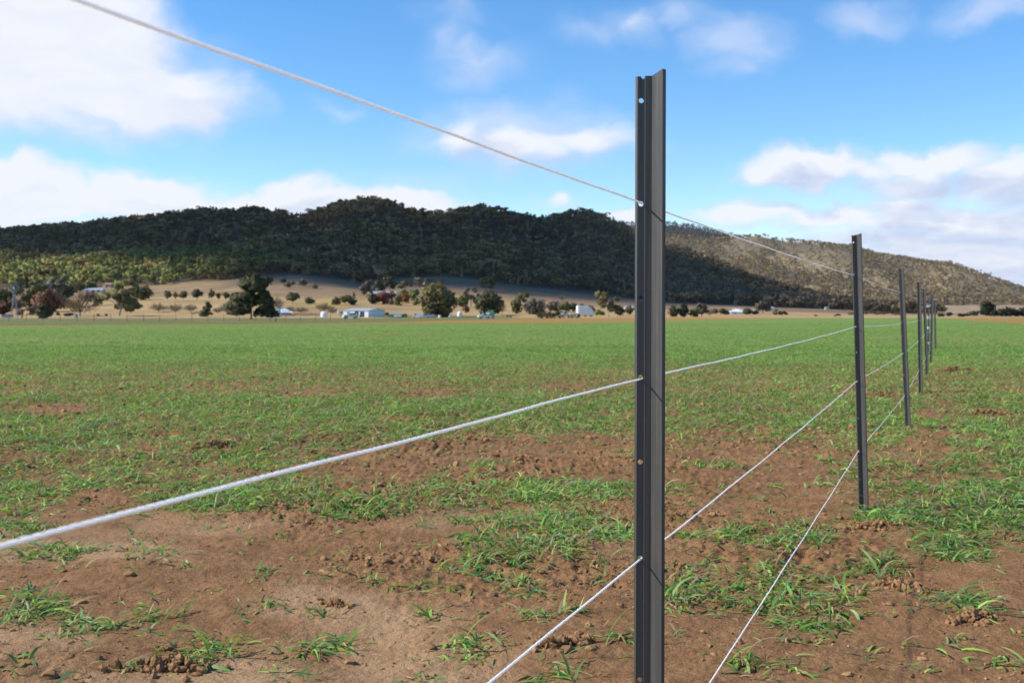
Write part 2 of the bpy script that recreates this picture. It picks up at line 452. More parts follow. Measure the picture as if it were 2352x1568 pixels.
# ------------------------------------------------------------------ what grows where on the paddock
edge_D = prof([(-3000, 80), (0, 85), (700, 104), (1000, 122), (1300, 128), (1500, 150), (1700, 215), (1830, 300), (1900, 345), (2100, 345), (2160, 290), (2230, 170), (2352, 112), (3000, 100)])
edge_W = prof([(-3000, 10), (0, 9), (700, 12), (900, 20), (1100, 70), (1300, 140), (1500, 150), (1700, 110), (1830, 50), (1900, 8), (2100, 8), (2160, 40), (2230, 150), (2352, 150), (3000, 150)])
SOILP = [(1100, 1040, 330, 45, 1.0), (1400, 1090, 240, 60, 0.9), (1750, 1080, 210, 70, .8), (1650, 1010, 140, 25, .5), (1750, 1180, 220, 40, .6), (120, 942, 130, 16, 1.1), (345, 965, 70, 18, .9), (520, 890, 60, 10, .7),
         (765, 902, 90, 12, 1.1), (980, 905, 80, 10, .7), (520, 1025, 70, 25, .7), (900, 770, 120, 6, .6), (1300, 890, 50, 9, .8), (640, 960, 60, 14, .5), (40, 1050, 50, 20, .5), (2290, 950, 60, 14, .8), (2030, 915, 40, 9, .8), (2120, 945, 60, 14, .7), (400, 1215, 420, 35, .9), (850, 1250, 280, 50, .8),
         (2200, 1470, 220, 70, .6), (2100, 1340, 60, 30, .5), (600, 1350, 360, 40, .4), (1950, 1230, 60, 15, .5), (200, 1330, 260, 35, .6)]
CLUMP = [(1180, 1255, 150, 45, .9), (1400, 1222, 70, 22, .8), (1290, 1200, 120, 20, .6), (1690, 1225, 120, 30, .9), (1840, 1230, 90, 22, .6), (1860, 1405, 95, 34, 1.3), (2200, 1388, 85, 26, 1.2), (2185, 1262, 70, 30, 1.2),
         (2010, 1300, 60, 20, 1.0), (1770, 1355, 60, 24, 1.0), (60, 1398, 85, 38, 1.2), (215, 1442, 55, 22, 1.0), (440, 1502, 90, 28, 1.0), (360, 1418, 55, 12, .7), (120, 1268, 80, 20, .8), (60, 1215, 70, 20, .8), (400, 1280, 50, 12, .7), (720, 1405, 36, 18, .8),
         (595, 1312, 28, 14, .7), (1190, 1362, 40, 16, .8), (985, 1352, 40, 14, .7), (1100, 1322, 30, 12, .7), (735, 1475, 70, 30, .8), (1085, 1495, 70, 26, .8), (1290, 1552, 60, 20, .8), (1560, 1365, 45, 22, .9), (1720, 1530, 60, 22, .9), (2335, 1508, 50, 18, .7),
         (800, 1180, 80, 24, 1.0), (1350, 1128, 90, 20, 1.0), (1230, 1140, 60, 20, .9), (1115, 1068, 60, 12, .9), (1640, 1075, 60, 10, .7), (500, 1150, 150, 30, .8), (1830, 1250, 60, 16, .7), (830, 1325, 30, 10, .6), (340, 1550, 90, 20, .6), (60, 1540, 60, 20, .6),
         (2250, 1200, 140, 26, .9), (2050, 1190, 90, 22, .9), (2300, 1100, 120, 40, .6), (1220, 1430, 30, 12, .5), (960, 1430, 40, 14, .5), (1900, 1470, 26, 10, .5), (1420, 1480, 36, 14, .4), (650, 1545, 60, 16, .5)]
base_d = prof([(0.2, .19), (2.9, .19), (3.4, .20), (4.2, .25), (4.8, .31), (5.4, .46), (6.2, .62), (7.5, .72), (9, .83), (12, .93), (20, 1.0), (60, .97), (400, .97)])
FD = np.array([0.41, 1.0]) / math.hypot(0.41, 1.0)      # run of the fence


def crop_cover(X, Y):
    Yc = np.maximum(Y, 0.8); xv = CX + F * X / Yc; yv = HY + F * CAMZ / Yc
    d = base_d(np.maximum(Y, 0.2))
    for x, y, rx, ry, w in SOILP: d = d - w * 0.62 * np.exp(-((xv - x) / rx) ** 2 - ((yv - y) / ry) ** 2)
    for x, y, rx, ry, w in CLUMP: d = d + w * 0.85 * np.exp(-((xv - x) / rx) ** 2 - ((yv - y) / ry) ** 2)
    d = d + (fbm(X * 1.1, Y * 0.8, 4, 3) - 0.5) * np.interp(Y, [3, 4.5, 8, 30], [.42, .55, .9, .8])
    d = d + (fbm(X * 3.6 + 5, Y * 2.4, 3, 8) - 0.5) * np.interp(Y, [4, 7, 60], [.25, .7, .8])
    u = X * FD[1] - Y * FD[0]
    right = sstep(u, -2.0, -0.2)
    d = d + right * 0.22 * np.sin(u * 2 * math.pi / 0.85) * sstep(Y, 4, 9) + (1 - right) * .05 * np.sin(u * 2 * math.pi / .6) * sstep(Y, 8, 14)
    return np.clip(d, 0, 1)


def relief(X, Y, cov=None):
    """tilled soil: clods and crumbs, smoother where the ground is trodden"""
    r = np.hypot(X, Y)
    till = sstep(fbm(X * 0.9 + 7, Y * 0.9, 3, 40), 0.38, 0.62)
    till = np.clip(till * 0.7 + sstep(Y, 4.5, 7) * 0.45, 0.12, 1)
    n1 = fbm(X * 2.2, Y * 2.2, 2, 50) - 0.5
    n2 = np.abs(fbm(X * 11, Y * 11, 3, 60) - 0.5) * 2
    n3 = fbm(X * 42, Y * 42, 3, 70) - 0.5
    n3b = np.abs(fbm(X * 24 + 3, Y * 24, 2, 75) - 0.5) * 2
    fade = np.clip((70 - r) / 55, 0, 1)
    return fade * (0.05 * n1 + till * (0.045 * (0.35 - n2) + 0.03 * (0.35 - n3b)) + (0.006 + 0.012 * till) * n3), till


# ------------------------------------------------------------------ ground sheet (one mesh, to the horizon)
def build_ground():
    th = np.concatenate([np.linspace(-180, -34, 40)[:-1], np.linspace(-34, 34, 921), np.linspace(34, 180, 40)[1:]])
    rr = np.concatenate([[0.02, .4, .8, 1.2, 1.6, 1.9], 1 / np.linspace(1 / 2.15, 1 / 32, 520), np.geomspace(33.5, 9000, 110)])
    T_, R_ = np.meshgrid(np.radians(th), rr)
    X = R_ * np.sin(T_); Y = R_ * np.cos(T_)
    z, till = relief(X, Y)
    cov = crop_cover(X, Y)
    Yc = np.maximum(Y, 1); xv = CX + F * X / Yc
    eD = np.where(Y > 1, edge_D(xv), 300) + (fbm(X / 9, Y / 9, 3, 80) - 0.5) * 6; eW = edge_W(xv)
    crop = 1 - sstep(Y, eD - 2, eD + 2)
    dry = sstep(Y, eD - 2, eD + 2) * (1 - sstep(Y, eD + eW - 4, eD + eW + 4)) * (eW > 9)
    tan = sstep(Y, 255, 300) * (1 - dry)
    tan = np.where(xv > 1900, sstep(Y, 345, 380), tan)
    pale = sstep(fbm(X * 1.3, Y * 1.3, 3, 90), 0.52, 0.72) * (1 - till) * (1 - sstep(Y, 4.2, 6)) * np.where(xv < 1300, 1, .35)
    moist = sstep(fbm(X * 1.7, Y * 1.7, 3, 95), 0.4, 0.7) * till
    cov_sh = np.where(Y < 14, cov * 0.25 + 0.02, np.interp(Y, [14, 26, 60, 400], [0.3, .68, .80, .90]) * np.clip(cov * 1.25, 0.3, 1))
    nr, nc = X.shape
    V = np.stack([X, Y, z], -1).reshape(-1, 3)
    i = np.arange(nr - 1)[:, None] * nc + np.arange(nc - 1)[None]
    Fc = np.stack([i, i + 1, i + nc + 1, i + nc], -1).reshape(-1, 4)
    me = np_mesh('ground', V, Fc, {'zone': np.stack([crop, dry, tan], -1).reshape(-1, 3), 'soil': np.stack([cov_sh, pale, moist], -1).reshape(-1, 3)})
    link('ground', me, M_ground, kind='structure')


build_ground()

# ------------------------------------------------------------------ hills
PAST1 = np.array([.37, .25, .115]); PAST2 = np.array([.185, .125, .08]); YEL = np.array([.34, .24, .075]); FLOOR = np.array([.085, .07, .048]); GREENP = np.array([.12, .14, .045])


def build_hill(name, fn, x0, x1, nx, Ds, colour):
    xs = np.linspace(x0, x1, nx); D, XV = np.meshgrid(Ds, xs, indexing='ij')
    z = fn(XV, D); X = (XV - CX) / F * D
    c = colour(XV, D, z)
    nr, nc = X.shape; i = np.arange(nr - 1)[:, None] * nc + np.arange(nc - 1)[None]
    Fc = np.stack([i, i + 1, i + nc + 1, i + nc], -1).reshape(-1, 4)
    me = np_mesh(name, np.stack([X, D, z], -1).reshape(-1, 3), Fc, {'zone': c.reshape(-1, 3)})
    return link(name, me, M_hill, kind='structure')


def lerp3(a, b, t): return a * (1 - t[..., None]) + b * t[..., None]


def colA(XV, D, z):
    X = (XV - CX) / F * D; yv = HY + F * (CAMZ - z) / D
    n = fbm(X / 60, D / 60, 4, 33)
    c = lerp3(PAST1, PAST2, np.clip(sstep(D, 430, 560) * .85 + (n - .5) * 1.5, 0, 1))
    c = lerp3(c, YEL, sstep(n, .5, .62) * sstep(D, 400, 450) * (1 - sstep(D, 520, 560)) * np.exp(-((XV - 760) / 110) ** 2))
    band = np.exp(-((D - 470) / 16) ** 2) * (XV < 900)
    c = lerp3(c, np.array([.36, .27, .13]), band * .7)
    c = lerp3(c, GREENP, (1 - sstep(D, 330, 350)) * sstep(XV, 840, 900) * (1 - sstep(XV, 1150, 1200)) * .8)
    return lerp3(c, FLOOR, sstep(D, 700, 720))


def colB(XV, D, z):
    X = (XV - CX) / F * D; n = fbm(X / 120, D / 160, 4, 36)
    c = lerp3(np.array([.28, .21, .115]), np.array([.17, .135, .085]), sstep(n, .38, .6))
    c = lerp3(np.array([.30, .21, .13]), c, sstep(D, 1720, 1790))
    return c


build_hill('hills', hillA, -1500, 3400, 420, np.concatenate([np.linspace(285, 700, 60), np.linspace(715, 1330, 70), np.linspace(1400, 2300, 12)]), colA)
build_hill('hills', hillB, 1000, 3600, 260, np.concatenate([np.linspace(1380, 2600, 80), np.linspace(2700, 3600, 12)]), colB)
build_hill('hills', hillC, 700, 2600, 160, np.linspace(2900, 5700, 50), lambda a, d, z: np.broadcast_to(np.array([.07, .068, .06]), a.shape + (3,)))


# ------------------------------------------------------------------ far woods: thousands of small trees, one mass each
def leaf_tris(c, nrm, s, rg):
    """leaf clumps: triangles lying roughly across the outward direction; (m,3) centres -> (3m,3) verts"""
    m = len(c); nrm = nrm + rg.normal(0, .45, (m, 3)); nrm /= np.linalg.norm(nrm, axis=1)[:, None]
    a = np.cross(nrm, rg.normal(0, 1, (m, 3))); a /= np.linalg.norm(a, axis=1)[:, None]; b = np.cross(nrm, a)
    ph = rg.uniform(0, 6.28, m)[:, None] + np.arange(3)[None] * 2.094; r = np.broadcast_to(s, (m,))[:, None] * rg.uniform(.7, 1.3, (m, 3))
    return (c[:, None] + a[:, None] * (np.cos(ph) * r)[..., None] + b[:, None] * (np.sin(ph) * r)[..., None]).reshape(-1, 3)


def proto_tree(kind, ntri, rg):
    """unit-height tree of leaf clumps; returns verts and brightness per vertex"""
    nb = {'round': 4, 'tall': 4, 'cone': 1, 'spread': 6}[kind]
    if kind == 'cone':
        h = rg.uniform(.05, 1, ntri) ** 1.2; r = (1 - h) * .25 * np.sqrt(rg.uniform(.5, 1, ntri)); a = rg.uniform(0, 6.28, ntri)
        c = np.stack([r * np.cos(a), r * np.sin(a), h], -1); n = np.stack([np.cos(a), np.sin(a), .3 + 0 * a], -1); s = .09
    else:
        sg, z0, z1, br, bh = {'round': (.14, .45, .72, .27, .22), 'spread': (.26, .5, .8, .22, .15), 'tall': (.09, .4, .82, .18, .18)}[kind]
        B0 = np.stack([rg.normal(0, sg, nb), rg.normal(0, sg, nb), rg.uniform(z0, z1, nb)], -1)[rg.integers(nb, size=ntri)]
        n = rg.normal(0, 1, (ntri, 3)); n[:, 2] = np.where(rg.uniform(0, 1, ntri) < .55, np.abs(n[:, 2]), n[:, 2]); n /= np.linalg.norm(n, axis=1)[:, None]
        c = B0 + n * rg.uniform(.75, 1.05, ntri)[:, None] * np.array([br, br, bh]); s = .115
    V = leaf_tris(c, n, s, rg); B = np.repeat(rg.uniform(.72, 1.28, ntri), 3)
    N = n / np.linalg.norm(n, axis=1)[:, None] * .75 + (c - np.array([0, 0, .45])) * 1.1 + np.array([0, 0, .12]) + rg.normal(0, .12, (ntri, 3)); N = np.repeat(N, 3, 0)
    return (np.concatenate([V, np.array([[-.02, 0, -.05], [.02, 0, -.05], [0, 0, .6]])]), np.concatenate([B, np.full(3, .8)]), np.concatenate([N, np.tile([[0, -1.0, 0]], (3, 1))]))


def scatter_wood(name, label, P, H, colr, kinds, ntri, seed):
    rg = np.random.default_rng(seed)
    protos = [proto_tree(k, ntri, rg) for k in kinds]
    which = rg.integers(len(protos), size=len(P)); Vs = []; Cs = []; Ns = []
    for k, (pv, pb, pn) in enumerate(protos):
        ix = np.where(which == k)[0]
        if not len(ix): continue
        a = rg.uniform(0, 6.28, len(ix)); w = rg.uniform(.85, 1.3, len(ix)) * H[ix]
        ca, sa = np.cos(a)[:, None], np.sin(a)[:, None]
        x = (pv[None, :, 0] * ca - pv[None, :, 1] * sa) * w[:, None] + P[ix, 0][:, None]
        y = (pv[None, :, 0] * sa + pv[None, :, 1] * ca) * w[:, None] + P[ix, 1][:, None]
        z = pv[None, :, 2] * H[ix][:, None] + P[ix, 2][:, None]
        Vs.append(np.stack([x, y, z], -1).reshape(-1, 3))
        Ns.append(np.stack([pn[None, :, 0] * ca - pn[None, :, 1] * sa, pn[None, :, 0] * sa + pn[None, :, 1] * ca, np.broadcast_to(pn[None, :, 2], x.shape)], -1).reshape(-1, 3))
        Cs.append((colr[ix][:, None, :] * pb[None, :, None]).reshape(-1, 3))
    V = np.concatenate(Vs); Fc = np.arange(len(V)).reshape(-1, 3)
    link(name, np_mesh(name, V, Fc, {'tint': np.concatenate(Cs)}, True, np.concatenate(Ns)), M_forest, kind='stuff', label=label, cat='forest')


G_DARK = np.array([.108, .080, .038]); G_OLIVE = np.array([.205, .138, .056]); G_GREY = np.array([.31, .20, .11]); G_YEL = np.array([.215, .225, .07]); G_RUST = np.array([.26, .18, .065])


def wood_A():
    n = 17500; D = 690 + rng.uniform(0, 1, n) ** .9 * 640; xv = rng.uniform(-260, 2150, n)
    X = (xv - CX) / F * D
    ed = 700 + (fbm(X / 45, D / 45 + 3, 3, 44) - .5) * 55
    keep = D > ed
    z = hillA(xv, D); keep &= z > 1.0
    # thinner near the foot on the right
    xv, D, X, z = xv[keep], D[keep], X[keep], z[keep]; n = len(X)
    H = rng.uniform(4.6, 9.2, n) * np.where(D > 1180, rng.choice([.6, .8, 1.0, 1.2], n), 1)
    m = fbm(X / 70, D / 70, 3, 47)
    r = rng.uniform(0, 1, n)
    c = np.where((r < .45)[:, None], G_DARK, np.where((r < .76)[:, None], G_OLIVE, G_GREY))
    ylw = (1 - sstep(xv, 420, 760)) * (1 - sstep(D, 900, 1030)) * .85
    c = np.where((rng.uniform(0, 1, n) < ylw)[:, None], np.where((rng.uniform(0, 1, n) < .07)[:, None], G_RUST, G_YEL * rng.uniform(.55, 1.1, n)[:, None]), c)
    right = sstep(xv, 1150, 1500)[:, None]
    c = c * (1 - right * .6) + right * .6 * np.array([.21, .155, .105])
    c = c * rng.uniform(.75, 1.25, n)[:, None] * (0.8 + .4 * m)[:, None]
    scatter_wood('forest', 'dark gum forest covering the long hill behind the farm sheds', np.stack([X, D, z], -1), H, c, ['round', 'round', 'tall', 'spread', 'cone', 'tall', 'spread', 'cone', 'round'], 60, 3)


def wood_B():
    n = 17000; D = 1730 + rng.uniform(0, 1, n) * 950; xv = rng.uniform(1380, 2620, n); X = (xv - CX) / F * D
    z = hillB(xv, D); m = fbm(X / 110, D / 150, 4, 52)
    keep = (z > 4) & (rng.uniform(0, 1, n) < .22 + .6 * sstep(m, .38, .58))
    X, D, z, m, xv = X[keep], D[keep], z[keep], m[keep], xv[keep]; n = len(X)
    H = rng.uniform(6, 12, n); r = rng.uniform(0, 1, n)
    c = np.where((r < .3)[:, None], G_OLIVE * .95, np.where((r < .75)[:, None], np.array([.18, .14, .10]), np.array([.25, .195, .115])))
    c = c * rng.uniform(.75, 1.25, n)[:, None]
    scatter_wood('forest', 'thin grey brown woodland on the sunlit right hand hill behind the fence posts', np.stack([X, D, z], -1), H, c, ['round', 'tall', 'spread', 'round', 'cone'], 40, 4)


def wood_C():
    n = 5000; D = 3500 + rng.uniform(0, 1, n) * 800; xv = rng.uniform(1300, 1850, n); X = (xv - CX) / F * D
    z = hillC(xv, D); c = np.array([.055, .055, .05]) * rng.uniform(.7, 1.3, n)[:, None]
    scatter_wood('forest', 'distant bluish wooded ridge peeping over behind the second hill', np.stack([X, D, z], -1), rng.uniform(10, 18, n), c, ['round', 'tall'], 14, 5)


def wood_D():
    n = 700; xv = rng.uniform(1690, 2170, n); D = rng.uniform(900, 1200, n) + np.abs(xv - 1900) * .3
    X = (xv - CX) / F * D; z = np.maximum(0, hillA(xv, D)); c = np.where((rng.uniform(0, 1, n) < .6)[:, None], np.array([.03, .035, .026]), G_OLIVE * .8) * rng.uniform(.7, 1.3, n)[:, None]
    scatter_wood('tree_belt', 'low dark belt of trees along the far paddock edge at the foot of the right hill', np.stack([X, D, z], -1), rng.uniform(5, 9.5, n), c, ['round', 'spread', 'round'], 60, 6)


wood_A(); wood_B(); wood_C(); wood_D()

# ------------------------------------------------------------------ the cloud whose shadow lies on the long hill (up sun of it, out of the picture)
def build_cloud():
    bm = bmesh.new(); rg = random.Random(4)
    # outline of the shade on the hill, given as picture columns and depths
    cells = []
    for _ in range(420):
        xv = rg.uniform(-250, 1950); D = rg.uniform(610, 1500)
        lim = np.interp(xv, [-250, 0, 300, 520, 640, 720, 1000, 1300, 1500, 1950], [1090, 1010, 940, 820, 740, 650, 635, 640, 735, 740]) + rg.uniform(-25, 25)
        if D < lim or xv > np.interp(D, [610, 900, 1250, 1500], [1900, 1800, 1560, 1500]): continue
        cells.append((xv, D))
    for xv, D in cells:
        P = Vector(((xv - CX) / F * D, D, float(hillA(xv, D)))); t = (980 + rg.uniform(-25, 60) - P.z) / SUN_VEC.z
        c = P + SUN_VEC * t; r = rg.uniform(55, 85)
        mtx = Matrix.Translation(c) @ Matrix.Diagonal((r, r, r * .45, 1))
        res = bmesh.ops.create_icosphere(bm, subdivisions=2, radius=1.0, matrix=mtx)
        for v in res['verts']: v.co += Vector((rg.uniform(-6, 6), rg.uniform(-6, 6), rg.uniform(-4, 4)))
    me = bpy.data.meshes.new('cloud'); bm.to_mesh(me); bm.free()
    mc, T, p = mat_base('cloud_vapour')     # thin enough to let some of the sun through
    p.inputs['Base Color'].default_value = (.85, .86, .88, 1); p.inputs['Roughness'].default_value = 1; p.inputs['Specular IOR Level'].default_value = 0
    tp = T.new('ShaderNodeBsdfTransparent'); mx = T.new('ShaderNodeMixShader'); mx.inputs[0].default_value = .80
    T.l.new(p.outputs[0], mx.inputs[1]); T.l.new(tp.outputs[0], mx.inputs[2]); T.l.new(mx.outputs[0], T.n['Material Output'].inputs[0])
    link('cloud', me, mc, kind='structure')


build_cloud()


# ------------------------------------------------------------------ thin air haze over the whole valley, below the clouds
def build_haze():
    m = bpy.data.materials.new('air'); m.use_nodes = True; T = NT(m.node_tree); T.n.clear()
    v = T.new('ShaderNodeVolumePrincipled'); v.inputs['Color'].default_value = (.95, .94, .95, 1); v.inputs['Density'].default_value = 1.7e-5
    o = T.new('ShaderNodeOutputMaterial'); T.l.new(v.outputs[0], o.inputs['Volume'])
    link('haze', MB().box(-9300, 9300, -9300, 9300, -6, 460).mesh('haze'), m, kind='stuff', label='thin pale haze in the air over the valley', cat='haze')


build_haze()

# ------------------------------------------------------------------ crop seedlings, clods and straw (nobody could count them)
GREENS = np.array([[.165, .33, .05], [.125, .275, .055], [.22, .375, .055], [.20, .32, .10], [.31, .39, .10], [.15, .265, .095]])


def ground_z(X, Y): return relief(X, Y)[0]


def ring_points(d0, d1, dens, half=0.56):
    n = int(half * (d1 * d1 - d0 * d0) * dens)
    Y = np.sqrt(rng.uniform(d0 * d0, d1 * d1, n)); X = rng.uniform(-half, half, n) * Y
    return X, Y


def blades(X, Y, Z, L, wid, seg, lean, curl, dry, tone):
    """one curved tapering blade per row; returns verts, tris, colours"""
    n = len(X); phi = rng.uniform(0, 2 * math.pi, n)
    el = lean; P = np.stack([X, Y, Z], -1); pts = [P]
    for s in range(seg):
        e = el - curl * (s + .5) / seg
        stp = np.stack([np.cos(e) * np.cos(phi), np.cos(e) * np.sin(phi), np.sin(e)], -1) * (L / seg)[:, None]
        P = P + stp; P[:, 2] = np.maximum(P[:, 2], Z + .004); pts.append(P)
    tw = phi + rng.normal(0, .5, n)
    side = np.stack([-np.sin(tw), np.cos(tw), rng.normal(0, .35, n)], -1)
    V = []
    for s in range(seg):
        w = wid * (1 - (s / seg) ** 2 * .75) * .5 * (0.75 if s == 0 else 1)
        V += [pts[s] + side * w[:, None], pts[s] - side * w[:, None]]
    V.append(pts[seg]); V = np.stack(V, 1)
    m = V.shape[1]; tr = []
    for s in range(seg - 1): tr += [[2 * s, 2 * s + 1, 2 * s + 3], [2 * s, 2 * s + 3, 2 * s + 2]]
    tr.append([2 * seg - 2, 2 * seg - 1, 2 * seg])
    Fc = (np.arange(n)[:, None, None] * m + np.array(tr)[None]).reshape(-1, 3)
    c = GREENS[rng.integers(len(GREENS), size=n)] * tone[:, None] * rng.uniform(.75, 1.3, n)[:, None]
    c = np.where(dry[:, None], np.array([.36, .27, .14]) * rng.uniform(.6, 1.15, n)[:, None], c)
    Cc = np.repeat(c[:, None], m, 1)
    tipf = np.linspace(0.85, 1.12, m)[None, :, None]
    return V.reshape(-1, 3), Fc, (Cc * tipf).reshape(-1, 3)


def build_grass():
    Vs, Fs, Cs, off = [], [], [], 0
    for d0, d1, dens, per, spread, L0, L1, w0, seg in ((2.2, 6.2, 620, 7, .045, .04, .13, .0075, 5), (6.2, 13, 340, 6, .06, .045, .11, .0084, 3),
                                                    (13, 34, 150, 5, .11, .05, .095, .0115, 2), (34, 70, 36, 5, .25, .05, .095, .025, 1), (70, 125, 5, 5, .5, .05, .09, .055, 1)):
        X, Y = ring_points(d0, d1, dens)
        cov = crop_cover(X, Y)
        keep = rng.uniform(0, 1, len(X)) < np.maximum(sstep(cov, .2, .72) * (0.3 + .7 * cov), np.interp(Y, [3, 8], [.045, .05]))
        X, Y, cov = X[keep], Y[keep], cov[keep]
        size = rng.uniform(.65, 1.25, len(X)) * (0.75 + .4 * cov)
        k = rng.integers(max(2, per - 3), per + 3, len(X))
        flat = rng.uniform(0, 1, len(X)) < np.interp(Y, [4.5, 8], [.45, .1])
        tone = (.8 + .45 * fbm(X * .8, Y * .5, 3, 120)) * rng.uniform(.72, 1.2, len(X)); sick = rng.uniform(0, 1, len(X)) < .1
        ix = np.repeat(np.arange(len(X)), k); n = len(ix)
        bx = X[ix] + rng.normal(0, spread, n) * .5; by = Y[ix] + rng.normal(0, spread, n) * .5
        L = rng.uniform(L0, L1, n) * size[ix]
        lean = np.where(flat[ix], rng.uniform(.15, .75, n), rng.uniform(.45, 1.3, n))
        curl = rng.uniform(.9, 2.8, n) * np.where(flat[ix], .7, 1)
        dry = rng.uniform(0, 1, n) < np.interp(Y, [2.5, 6, 20], [.2, .12, .05])[ix]
        dry = dry | (sick[ix] & (rng.uniform(0, 1, n) < .6))
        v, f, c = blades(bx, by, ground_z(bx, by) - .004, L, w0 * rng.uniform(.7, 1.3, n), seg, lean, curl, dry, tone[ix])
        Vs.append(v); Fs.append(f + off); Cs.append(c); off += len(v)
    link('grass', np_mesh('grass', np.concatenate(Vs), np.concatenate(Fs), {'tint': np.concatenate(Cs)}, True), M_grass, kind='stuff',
         label='young green crop seedlings growing in patches across the brown paddock', cat='grass')


def build_clods():
    ico = bmesh.new(); bmesh.ops.create_icosphere(ico, subdivisions=2, radius=1)
    bv = np.array([v.co[:] for v in ico.verts]); bf = np.array([[v.index for v in f.verts] for f in ico.faces]); ico.free()
    ico = bmesh.new(); bmesh.ops.create_icosphere(ico, subdivisions=1, radius=1)
    sv = np.array([v.co[:] for v in ico.verts]); sf = np.array([[v.index for v in f.verts] for f in ico.faces]); ico.free()
    Vs, Fs, Cs, off = [], [], [], 0
    for d0, d1, dens, r0, r1, vv, ff in ((2.3, 9, 120, .005, .019, bv, bf), (2.2, 6.5, 2200, .002, .008, sv, sf), (6.5, 12, 260, .005, .016, sv, sf), (7, 20, 50, .012, .03, sv, sf)):
        X, Y = ring_points(d0, d1, dens); _, till = relief(X, Y); cov = crop_cover(X, Y)
        clump = sstep(fbm(X * 2.6, Y * 2.6, 3, 140), .42, .62)
        keep = rng.uniform(0, 1, len(X)) < (.03 + .97 * till * clump) * (1 - .6 * cov)
        X, Y = X[keep], Y[keep]; n = len(X)
        r = r0 + (r1 - r0) * rng.uniform(0, 1, n) ** 2.6
        jit = 1 + rng.normal(0, .17, (n, len(vv)))
        sc = rng.uniform(.7, 1.35, (n, 3)) * np.array([1, 1, .72]); a = rng.uniform(0, 6.28, n)
        p = vv[None] * jit[..., None] * sc[:, None] * r[:, None, None]
        x = p[..., 0] * np.cos(a)[:, None] - p[..., 1] * np.sin(a)[:, None]; y = p[..., 0] * np.sin(a)[:, None] + p[..., 1] * np.cos(a)[:, None]
        V = np.stack([x + X[:, None], y + Y[:, None], p[..., 2] + (ground_z(X, Y) + r * .22)[:, None]], -1).reshape(-1, 3)
        Fc = (np.arange(n)[:, None, None] * len(vv) + ff[None]).reshape(-1, 3)
        c = np.array([.29, .16, .075]) * rng.uniform(.7, 1.25, n)[:, None]
        Vs.append(V); Fs.append(Fc + off); Cs.append(np.repeat(c, len(vv), 0)); off += len(V)
    # turned-up sods: ragged little heaps of crumbs
    sods = [(395, 1530, .16), (1290, 1494, .12), (500, 1030, .25), (1545, 1300, .09), (2075, 1345, .13), (2240, 1424, .12), (2010, 1215, .14), (2270, 950, .3), (2190, 855, .5), (2020, 912, .35), (770, 1388, .06)]
    for xs, ys, ln in sods:
        D = F * CAMZ / (ys - HY); X0 = (xs - CX) / F * D; a0 = rng.uniform(-.7, .7); n = int(150 + 900 * ln)
        t = rng.normal(0, .42, n) * ln; q = rng.normal(0, .13, n) * ln * (1 + 1.2 * rng.uniform(0, 1, n) ** 4) + .10 * ln * np.sin(t * 9 / ln); X = X0 + t * math.cos(a0) - q * math.sin(a0); Y = D + t * math.sin(a0) + q * math.cos(a0)
        r = (.0016 + .0075 * rng.uniform(0, 1, n) ** 3) * (1 + ln * 2.4); hgt = np.maximum(0, .6 - (q / (.3 * ln)) ** 2 - (t / ln) ** 2) * ln * .30
        jit = 1 + rng.normal(0, .22, (n, len(sv))); sc = rng.uniform(.6, 1.5, (n, 3)); p = sv[None] * jit[..., None] * sc[:, None] * r[:, None, None]
        V = p + np.stack([X, Y, ground_z(X, Y) + hgt * rng.uniform(.3, 1, n) + r * .2], -1)[:, None]
        Fc = (np.arange(n)[:, None, None] * len(sv) + sf[None]).reshape(-1, 3)
        c = np.array([.27, .145, .066]) * rng.uniform(.75, 1.2, n)[:, None]
        Vs.append(V.reshape(-1, 3)); Fs.append(Fc + off); Cs.append(np.repeat(c, len(sv), 0)); off += n * len(sv)
    link('soil_clods', np_mesh('soil_clods', np.concatenate(Vs), np.concatenate(Fs), {'tint': np.concatenate(Cs)}, False), M_clod, kind='stuff',
         label='brown crumbly clods of tilled earth lying on the paddock', cat='soil')
    # straw and dead roots
    X, Y = ring_points(2.2, 9, 55); n = len(X); L = rng.uniform(.012, .06, n)
    v, f, c = blades(X, Y, ground_z(X, Y) + .003, L, rng.uniform(.0012, .004, n), 3, rng.uniform(0, .35, n), rng.uniform(-.2, .8, n), np.ones(n, bool), np.ones(n))
    link('straw', np_mesh('straw', v, f, {'tint': c * np.array([1.05, .95, .9])}, True), M_clod, kind='stuff', label='pale bits of straw and root scattered on the bare soil', cat='straw')


build_grass(); build_clods()


# ------------------------------------------------------------------ the star post fence
# per post: column of the top, column of the foot, visible height in rows (= distance)
POSTH = 1.35
POSTS = [(1497, 1492.5, 1895), (1964.5, 1983.5, 630), (2071, 2086, 365), (2109.5, 2114.5, 254), (2122, 2130, 196), (2140.5, 2138.5, 156), (2133, 2133, 131), (2147, 2149, 115)]
HOLES = [.036, .19, .331, .449, .575, .719, .90, 1.064, 1.2]             # metres below the top of the left flange


